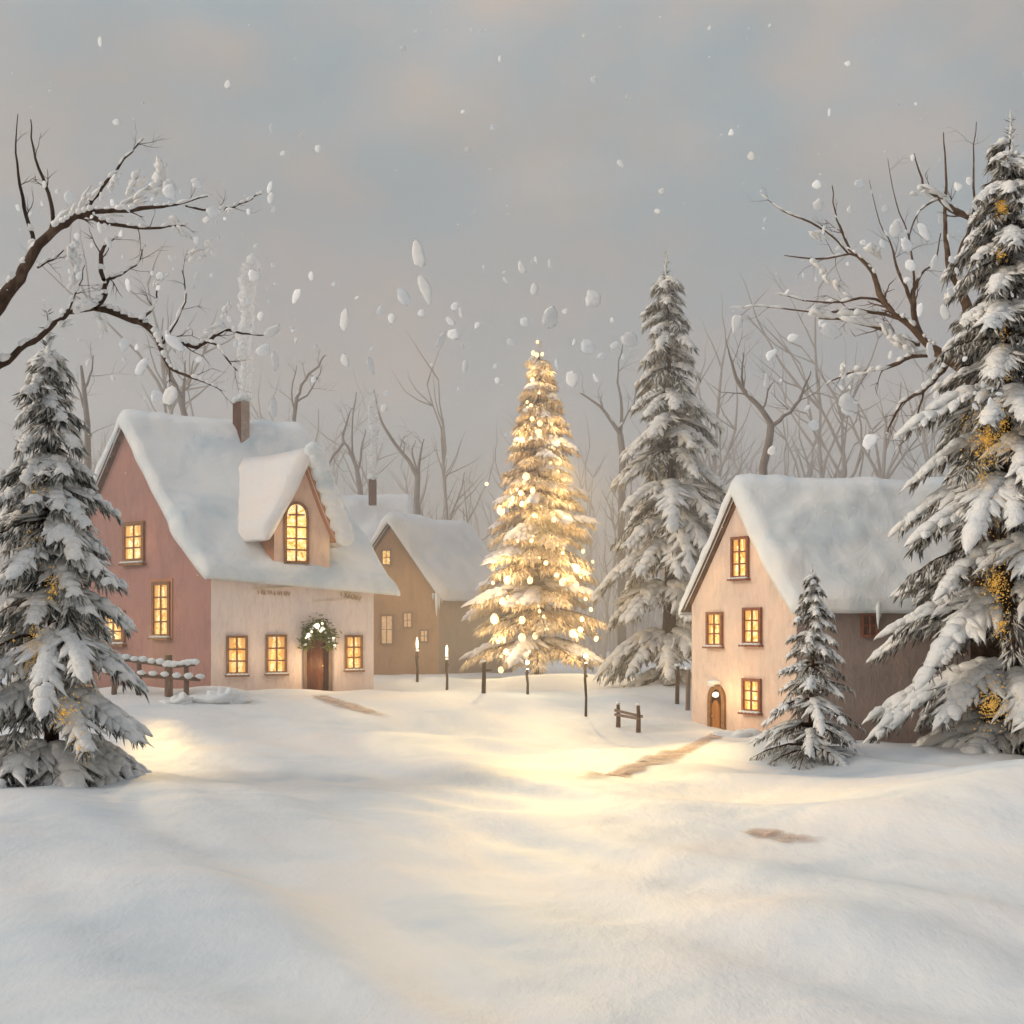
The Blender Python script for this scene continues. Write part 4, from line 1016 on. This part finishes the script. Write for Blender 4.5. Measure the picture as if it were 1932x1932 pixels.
for tp, Y, limbs, lab, bk, sd in (
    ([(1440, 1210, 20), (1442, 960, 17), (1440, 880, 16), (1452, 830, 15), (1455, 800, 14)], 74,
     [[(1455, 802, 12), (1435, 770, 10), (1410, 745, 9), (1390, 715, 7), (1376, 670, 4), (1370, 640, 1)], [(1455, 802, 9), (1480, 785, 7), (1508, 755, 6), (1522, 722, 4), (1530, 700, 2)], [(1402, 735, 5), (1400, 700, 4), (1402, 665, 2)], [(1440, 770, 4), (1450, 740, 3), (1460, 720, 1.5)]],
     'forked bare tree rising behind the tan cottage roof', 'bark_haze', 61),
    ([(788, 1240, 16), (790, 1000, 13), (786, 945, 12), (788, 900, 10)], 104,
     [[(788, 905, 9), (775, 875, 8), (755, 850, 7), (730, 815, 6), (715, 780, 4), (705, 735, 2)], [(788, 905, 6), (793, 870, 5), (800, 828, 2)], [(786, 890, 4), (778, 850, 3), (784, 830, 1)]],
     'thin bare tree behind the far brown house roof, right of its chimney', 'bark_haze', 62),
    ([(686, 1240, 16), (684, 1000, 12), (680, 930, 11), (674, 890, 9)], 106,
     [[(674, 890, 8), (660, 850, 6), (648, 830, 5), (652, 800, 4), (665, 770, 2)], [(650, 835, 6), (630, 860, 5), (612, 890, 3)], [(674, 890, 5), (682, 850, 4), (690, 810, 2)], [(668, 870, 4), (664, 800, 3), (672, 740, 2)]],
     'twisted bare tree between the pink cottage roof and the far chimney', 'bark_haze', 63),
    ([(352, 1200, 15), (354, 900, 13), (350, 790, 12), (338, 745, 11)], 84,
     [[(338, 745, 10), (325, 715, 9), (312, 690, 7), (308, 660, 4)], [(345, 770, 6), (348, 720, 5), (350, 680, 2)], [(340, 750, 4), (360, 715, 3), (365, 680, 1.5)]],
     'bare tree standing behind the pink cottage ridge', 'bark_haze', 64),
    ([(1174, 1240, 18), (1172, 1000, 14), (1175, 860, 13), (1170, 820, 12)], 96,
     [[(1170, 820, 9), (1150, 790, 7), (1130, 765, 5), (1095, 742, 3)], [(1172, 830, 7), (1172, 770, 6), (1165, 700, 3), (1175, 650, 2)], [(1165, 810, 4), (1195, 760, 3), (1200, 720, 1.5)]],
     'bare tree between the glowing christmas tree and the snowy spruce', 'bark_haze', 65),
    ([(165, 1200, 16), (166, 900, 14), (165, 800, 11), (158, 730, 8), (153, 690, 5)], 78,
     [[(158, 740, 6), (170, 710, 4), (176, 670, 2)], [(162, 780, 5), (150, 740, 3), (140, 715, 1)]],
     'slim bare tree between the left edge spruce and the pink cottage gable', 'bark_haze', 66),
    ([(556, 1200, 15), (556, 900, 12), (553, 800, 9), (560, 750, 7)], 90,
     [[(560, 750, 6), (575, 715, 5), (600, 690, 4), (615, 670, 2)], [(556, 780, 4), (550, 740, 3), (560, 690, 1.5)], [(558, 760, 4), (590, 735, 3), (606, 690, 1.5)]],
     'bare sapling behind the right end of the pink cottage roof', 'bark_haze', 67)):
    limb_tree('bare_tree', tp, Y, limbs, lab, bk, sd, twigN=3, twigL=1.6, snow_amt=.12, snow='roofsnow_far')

# misty wood: trees one can still tell apart
def wood_tree(x, Y, H, seed, bark):
    rs = random.Random(seed)
    o = root('bare_tree', (x, Y, 0), 'faint leafless tree standing in the mist of the wood behind the village', 'tree', 'faint bare trees in the misty wood')
    mb = MB(); n = 7; pts = []; px = x
    for i in range(n + 1):
        px += rs.uniform(-.35, .35); pts.append(np.array([px, Y + rs.uniform(-.2, .2), -.5 + (H * .75) * i / n]))
    r0 = H * .012
    mb.tube(pts, [r0 * (1.2 - .13 * i) for i in range(n + 1)], 6); mb.build('trunk', M[bark], o, True)
    mb = MB()
    for k in range(10):
        i = rs.randrange(2, n + 1); a = rs.uniform(.1, .55) * rs.choice((-1, 1))
        twigs(mb, pts[i], np.array([math.sin(a), rs.uniform(-.3, .3), math.cos(a)]), H * rs.uniform(.2, .36), r0 * .45, 1, rs, None, .9)
    mb.build('branches', M[bark], o, True)
rs = random.Random(77)
for k in range(64):
    Y = rs.uniform(112, 210); px = 10 + 1920 * (k + rs.uniform(-.4, .4)) / 64
    tall = (15 + rs.uniform(0, 9) + (Y - 110) * .09) if 640 < px < 1330 else rs.uniform(20, 38)
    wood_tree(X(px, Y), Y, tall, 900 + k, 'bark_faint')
# far-off mass of the wood
def far_wood():
    rs = random.Random(5); mb = MB()
    for k in range(420):
        Y = rs.uniform(215, 330); x = rs.uniform(-.55, .55) * Y; H = rs.uniform(14, 32)
        mb.tube([(x, Y, -1), (x + rs.uniform(-.8, .8), Y, H * .5), (x + rs.uniform(-1.5, 1.5), Y, H)], [.28, .18, .04], 4, False)
        for q in range(5):
            z = H * rs.uniform(.3, .85); s = rs.choice((-1, 1)); mb.tube([(x, Y, z), (x + s * rs.uniform(1, 3), Y, z + rs.uniform(2, 6))], [.1, .02], 3, False)
    for k in range(2600):
        Y = rs.uniform(150, 230); x = rs.uniform(-.5, .5) * Y; H = rs.uniform(3, 9.5) * (.75 + .35 * noise.noise(Vector((x * .05, Y * .02, 1)))); dx = rs.gauss(0, 1.2)
        mb.tube([(x, Y, -1), (x + dx * .4, Y, H * .55), (x + dx, Y, H)], [.34, .22, .03], 3, False)
    o = mb.build('distant_wood', M['bark_veil'], None, True)
    tag(o, 'pale misty mass of a far off leafless wood behind everything', 'wood', kind='stuff')
M['bark_veil'] = tone('bark_veil', [(.3, (.33, .285, .255)), (.7, (.37, .325, .29))], .6, .95)  # farthest bark, its colour blended towards the haze
far_wood()

# ------------------------------------------------------------------ posts, fences
def snowcap(mb, p, r, s): mb.blob(p, (r, r, r * .6), s)
def lamp_post(px, top, base, label, glow, flame):
    g = ground(px, base); Y = g[1]; ht = Z(top, Y) - g[2]
    o = root('lamp_post', g, label, 'lamp', 'lit posts around the square'); w = 5.2 / F * Y * .5
    rs = random.Random(px)
    mb = MB(); mb.tube([g + [0, 0, -.4], g + [.02, 0, ht * .3], g + [-.03, 0, ht * .6], g + [0, 0, ht - .3]], [w * 1.1, w * .9, w, w * .85], 8)
    mb.tube([g + [0, 0, ht * .62], g + [0, 0, ht * .66]], [w * 1.35, w * 1.35], 8)
    mb.build('post', M['bark'], o)
    mb = MB()
    if flame: mb.blob(g + [0, 0, ht - .12], (w * .95, w * .95, .42), px, .2)
    else: mb.blob(g + [0, 0, ht - .1], (w * 1.7, w * 1.7, w * 1.8), px, .08)
    mb.build('lamp_globe' if not flame else 'candle_flame', M['lamp'], o, True)
    mb = MB(); snowcap(mb, g + [w * .2, -w * .3, ht - .42], w * 1.3, px); mb.build('snow_cap', M['roofsnow'], o, True)
    lamp('post_light', 'POINT', g + [0, -.5, ht + .1], glow, (1, .74, .40), shadow_soft_size=.25)
lamp_post(787, 1213, 1287, 'leftmost candle post in the snow, nearest the pink cottage', 90, True)
lamp_post(843, 1228, 1302, 'second candle post from the pink cottage with a pale flame', 90, True)
lamp_post(995, 1246, 1310, 'short dark post with a round white lamp in front of the christmas tree', 110, False)
lamp_post(1105, 1233, 1352, 'tallest thin post with a round white lamp, right of the christmas tree', 130, False)
def post(px, top, base, label, rails, wpx, mat='bark'):
    g = ground(px, base); Y = g[1]; ht = Z(top, Y) - g[2]; w = wpx / F * Y
    o = root('fence_post', g, label, 'post')
    mb = MB(); mb.tube([g + [0, 0, -.4], g + [.03, 0, ht * .5], g + [.05, 0, ht]], [w * .55, w * .5, w * .4], 7); mb.build('post', M[mat], o)
    for (dx, dy, e) in rails:
        mb = MB(); a = W(px, dy, Y); b = W(px + dx, dy + e, Y); mb.tube([a, (a + b) / 2 + [0, 0, -.05], b], [w * .28, w * .22, w * .12], 6); mb.build('rail', M[mat], o)
    mb = MB(); snowcap(mb, g + [0, 0, ht + .02], w * .62, px); mb.build('snow_cap', M['roofsnow'], o, True)
post(912, 1248, 1308, 'dark leaning post with a short rail left of the christmas tree', [(16, 1262, 2)], 8)
post(1277, 1256, 1328, 'dark rough post beside the tan cottage left corner', [(-26, 1290, 3)], 8)
post(1297, 1262, 1340, 'pale weathered post touching the tan cottage corner', [], 9, 'wood_pale')
def bench_fence():
    a = ground(1166, 1372); b = ground(1204, 1382)
    Y = (a[1] + b[1]) / 2
    o = root('wooden_fence', (a + b) / 2, 'low broken wooden fence of two posts in front of the tall lamp post', 'fence')
    for p, top, px in ((a, 1328, 1166), (b, 1330, 1204)):
        mb = MB(); h = Z(top, p[1]) - p[2]; mb.tube([p + [0, 0, -.3], p + [.02, 0, h * .5], p + [0, 0, h]], [.12, .10, .075], 6); mb.build('post', M['wood'], o)
        mb = MB(); snowcap(mb, p + [0, 0, h + .02], .11, px); mb.build('snow_cap', M['roofsnow'], o, True)
    for z0, z1, x1 in ((1340, 1352, 1212), (1348, 1356, 1206)):
        mb = MB(); mb.bar(W(1160, z0, a[1] - .1), W(x1, z1, b[1] - .1), .07, .11); mb.build('rail', M['wood_pale'], o)
bench_fence()
def left_fence():
    Y = 57.6
    ps = [(262, 1240, 1330), (318, 1236, 1342), (351, 1246, 1318), (215, 1240, 1322)]
    o = root('wooden_fence', (X(310, Y), Y, T(X(310, Y), Y)), 'snow topped wooden fence in front of the pink gable beside the spruce', 'fence')
    for i, (px, t, b) in enumerate(ps):
        mb = MB(); w = .17 if i == 1 else .11
        mb.tube([W(px, b + 12, Y), W(px + 1, (t + b) / 2, Y), W(px, t, Y)], [w * 1.3, w * 1.1, w], 7); mb.build('post', M['wood'], o)
    for i, (x0, y0, x1, y1) in enumerate(((190, 1238, 318, 1256), (314, 1259, 368, 1253), (200, 1270, 378, 1282))):
        mb = MB(); mb.bar(W(x0, y0, Y - .12), W(x1, y1, Y - .12), .09, .17); mb.build('rail', M['wood'], o)
        mb = MB(); n = 9
        for k in range(n):
            t = k / (n - 1); mb.blob(W(x0 + (x1 - x0) * t, y0 - 5 + (y1 - y0) * t + random.uniform(-1, 1), Y - .12), (.22, .12, .10 + random.uniform(0, .06)), k + i * 20)
        mb.build('rail_snow', M['roofsnow'], o, True)
left_fence()

# snow heaped against the walls
def drift(p, r, seed, label):
    o = root('snow_heap', p, label, 'snow heap'); mb = MB(); rs = random.Random(seed)
    mb.blob(p + np.array([0, 0, -r[2] * .3]), (r[0] * 1.3, r[1] * 1.2, r[2] * 1.1), seed, .7, 30, 18)
    mb.blob(p + np.array([r[0] * .5, -.1, -r[2] * .2]), (r[0] * .6, r[1] * .8, r[2] * 1.2), seed + 1, .7, 26, 16)
    mb.build('snow_lumps', M['snow'], o, True)
drift(ground(412, 1322), (.9, .5, .45), 3, 'lumpy snow heap at the corner between pink gable and cream front')
drift(ground(1392, 1390), (.9, .4, .28), 9, 'snow heap right of the oak arched door')
drift(ground(335, 1325), (.6, .4, .3), 14, 'small snow heap under the snow topped fence')

# ------------------------------------------------------------------ falling snow
def dab(c, rx, ry, seed, ang):
    """ragged flat clump of snow crystals"""
    r_ = random.Random(int(seed * 1000)); n = 22; rings = 5; vs = []; fs = []
    lobe = [r_.uniform(.72, 1.12) for _ in range(7)]; ph = r_.uniform(0, 6.28); pinch = r_.uniform(-.3, .3); yaw = r_.uniform(-.5, .5)
    for side in (-1, 1):
        for j in range(1, rings + 1):
            q = j / rings
            for i in range(n):
                a = 2 * math.pi * i / n; t = (i / n) * 7; l = lobe[int(t) % 7] * (1 - t % 1) + lobe[(int(t) + 1) % 7] * (t % 1)
                jag = 1 + .10 * r_.uniform(-1, 1) * (q > .7)
                x = rx * q * l * jag * math.cos(a) * (1 + pinch * math.sin(a)); z = ry * q * l * jag * math.sin(a)
                y = side * .22 * min(rx, ry) * math.sqrt(max(0, 1 - q * q)) + .04 * rx * r_.uniform(-1, 1)
                x, y = x * math.cos(yaw) - y * math.sin(yaw), x * math.sin(yaw) + y * math.cos(yaw)
                vs.append(c + np.array([x * math.cos(ang) - z * math.sin(ang), y, x * math.sin(ang) + z * math.cos(ang)]))
    m = rings * n
    vs += [c + np.array([0, -.22 * min(rx, ry), 0]), c + np.array([0, .22 * min(rx, ry), 0])]
    for sd in (0, 1):
        o_ = sd * m
        for i in range(n):
            k = (i + 1) % n; w_ = [[2 * m + sd, o_ + i, o_ + k]]
            for j in range(rings - 1): w_.append([o_ + j * n + i, o_ + (j + 1) * n + i, o_ + (j + 1) * n + k, o_ + j * n + k])
            fs += [q_[::-1] for q_ in w_] if sd else w_
    for i in range(n):
        k = (i + 1) % n; a_ = (rings - 1) * n; fs.append([a_ + k, a_ + i, m + a_ + i, m + a_ + k])
    mb = MB(); mb.raw(vs, fs); return mb
FL_ = [(130, 372, 10, 13, 0), (212, 383, 7, 9, 0), (373, 348, 10, 9, 0), (318, 352, 16, 15, 1), (320, 362, 14, 18, 0), (400, 400, 12, 11, 0), (242, 540, 8, 14, 0), (302, 520, 9, 9, 0),
       (233, 650, 11, 15, 0), (258, 655, 6, 7, 0), (268, 690, 11, 22, 0), (330, 648, 12, 24, 0), (296, 748, 14, 12, 0), (320, 745, 20, 20, 1), (376, 678, 9, 7, 0), (480, 520, 13, 13, 0), (515, 500, 5, 5, 0),
       (558, 560, 9, 16, 0), (588, 521, 7, 9, 0), (632, 537, 6, 6, 0), (512, 625, 10, 20, 1), (498, 660, 12, 14, 0), (518, 680, 8, 20, 1), (515, 770, 10, 20, 1), (762, 562, 14, 20, 0), (790, 480, 15, 30, 1),
       (802, 545, 12, 30, 1), (858, 578, 10, 10, 0), (795, 590, 9, 7, 0), (855, 630, 13, 12, 0), (832, 640, 7, 18, 1), (984, 505, 9, 14, 1), (1008, 545, 9, 14, 1), (990, 608, 11, 10, 0), (965, 645, 10, 9, 0),
       (1118, 565, 17, 20, 1), (1108, 655, 16, 16, 0), (1135, 672, 12, 8, 0), (1080, 715, 13, 20, 1), (935, 690, 6, 5, 0), (938, 718, 6, 6, 0), (878, 690, 7, 16, 1), (700, 690, 7, 20, 1), (650, 680, 10, 14, 1),
       (1190, 640, 18, 16, 1), (1160, 650, 10, 6, 0), (1542, 348, 12, 10, 0), (1622, 346, 14, 9, 0), (1808, 352, 10, 10, 0), (1545, 385, 12, 12, 1), (1690, 430, 12, 18, 1), (1710, 462, 12, 16, 0), (1745, 440, 12, 22, 0),
       (1718, 500, 14, 12, 0), (1736, 585, 8, 19, 0), (1762, 495, 8, 16, 1), (1782, 588, 9, 16, 1), (1495, 637, 13, 8, 0), (1455, 668, 9, 15, 0), (1446, 720, 6, 18, 1), (1550, 610, 9, 8, 0), (1565, 625, 24, 16, 1), (1640, 835, 14, 18, 0),
       (1535, 802, 14, 11, 0), (1600, 760, 20, 18, 1), (1598, 775, 16, 10, 0), (1457, 850, 9, 11, 1), (1755, 660, 9, 20, 1), (1390, 610, 12, 20, 1), (725, 770, 7, 8, 1), (650, 600, 10, 26, 1), (1040, 600, 20, 22, 1), (955, 820, 6, 6, 0), (1250, 360, 7, 7, 1), (1240, 398, 7, 6, 1),
       (600, 280, 8, 8, 0), (930, 240, 7, 8, 0), (1380, 250, 7, 8, 0), (1120, 150, 7, 7, 0), (430, 160, 8, 8, 0), (760, 90, 7, 7, 0), (1600, 120, 8, 7, 0), (220, 230, 8, 9, 0)]
rs = random.Random(99)
for k, (px, py, rx, ry, dim) in enumerate(FL_):
    Y = rs.uniform(9, 17); c = W(px, py, Y); s = Y / F
    mb = dab(c, rx * s * .9, ry * s * .95, k + 1.5, rs.gauss(0, .4))
    o = mb.build('snowflake', M['flake_dim' if dim else 'flake'], None, True, origin=c)
    if dim: tag(o, 'dim greyish snow clump drifting down before the misty wood and sky', 'snowflake', 'dim falling snow clumps')
    else: tag(o, 'bright white snowflake clump falling in front of the grey sky and trees', 'snowflake', 'bright falling snowflakes')
EX = []
for (ax, ay, bx_, by_, num) in ((20, 335, 520, 620, 60), (1420, 335, 1900, 780, 50), (500, 480, 1200, 760, 26), (100, 620, 620, 780, 16), (60, 40, 1880, 330, 22)):
    for q in range(num):
        Y = rs.uniform(9, 18); px, py = rs.uniform(ax, bx_), rs.uniform(ay, by_); r_ = rs.uniform(2.5, 8.5) * Y / F; c = W(px, py, Y)
        mb = dab(c, r_ * rs.uniform(.5, 1), r_ * rs.uniform(.7, 1.6), q * 1.7 + ax, rs.gauss(0, .5))
        dim = rs.random() < .35
        o = mb.build('snowflake', M['flake_dim' if dim else 'flake'], None, True, origin=c)
        if dim: tag(o, 'dim greyish snow clump drifting down before the misty wood and sky', 'snowflake', 'dim falling snow clumps')
        else: tag(o, 'bright white snowflake clump falling in front of the grey sky and trees', 'snowflake', 'bright falling snowflakes')
n = 700; P_ = []; S_ = []
for k in range(n):
    Y = rs.uniform(10, 60); px = rs.uniform(0, 1932); py = rs.uniform(0, 1500) 
    if py > 1000 and rs.random() < .8: py *= .6
    P_.append(W(px, py, Y)); s = rs.uniform(.6, 2.6) / F * Y; S_.append((s * 1.6, s, s * 1.6))
v, f = scatter(LV5 - [.5, 0, 0], LF5, P_, RNG.normal(0, 1, (n, 3)), S_); o = add('falling_snow', v, f, M['flake'])
tag(o, 'fine small flakes of snow drifting all through the air', 'snow', kind='stuff')

# ------------------------------------------------------------------ mist lying in the village
def volmat(name, color, dens, an=.2):
    m = bpy.data.materials.new(name); m.use_nodes = True; nt = m.node_tree; nt.nodes.clear()
    o = nt.nodes.new('ShaderNodeOutputMaterial'); v = nt.nodes.new('ShaderNodeVolumeScatter')
    v.inputs['Color'].default_value = (*color, 1); v.inputs['Density'].default_value = dens; v.inputs['Anisotropy'].default_value = an
    nt.links.new(v.outputs[0], o.inputs['Volume'])
    try: m.cycles.homogeneous_volume = True
    except Exception: pass
    return m
mb = MB(); mb.hexa([(x, y, z) for z in (-6, 46) for x, y in ((-140, 44), (140, 44), (140, 240), (-140, 240))])
mo = mb.build('mist', volmat('mist', (.95, .885, .825), MIST)); tag(mo, kind='structure')
SC.cycles.volume_bounces = 1
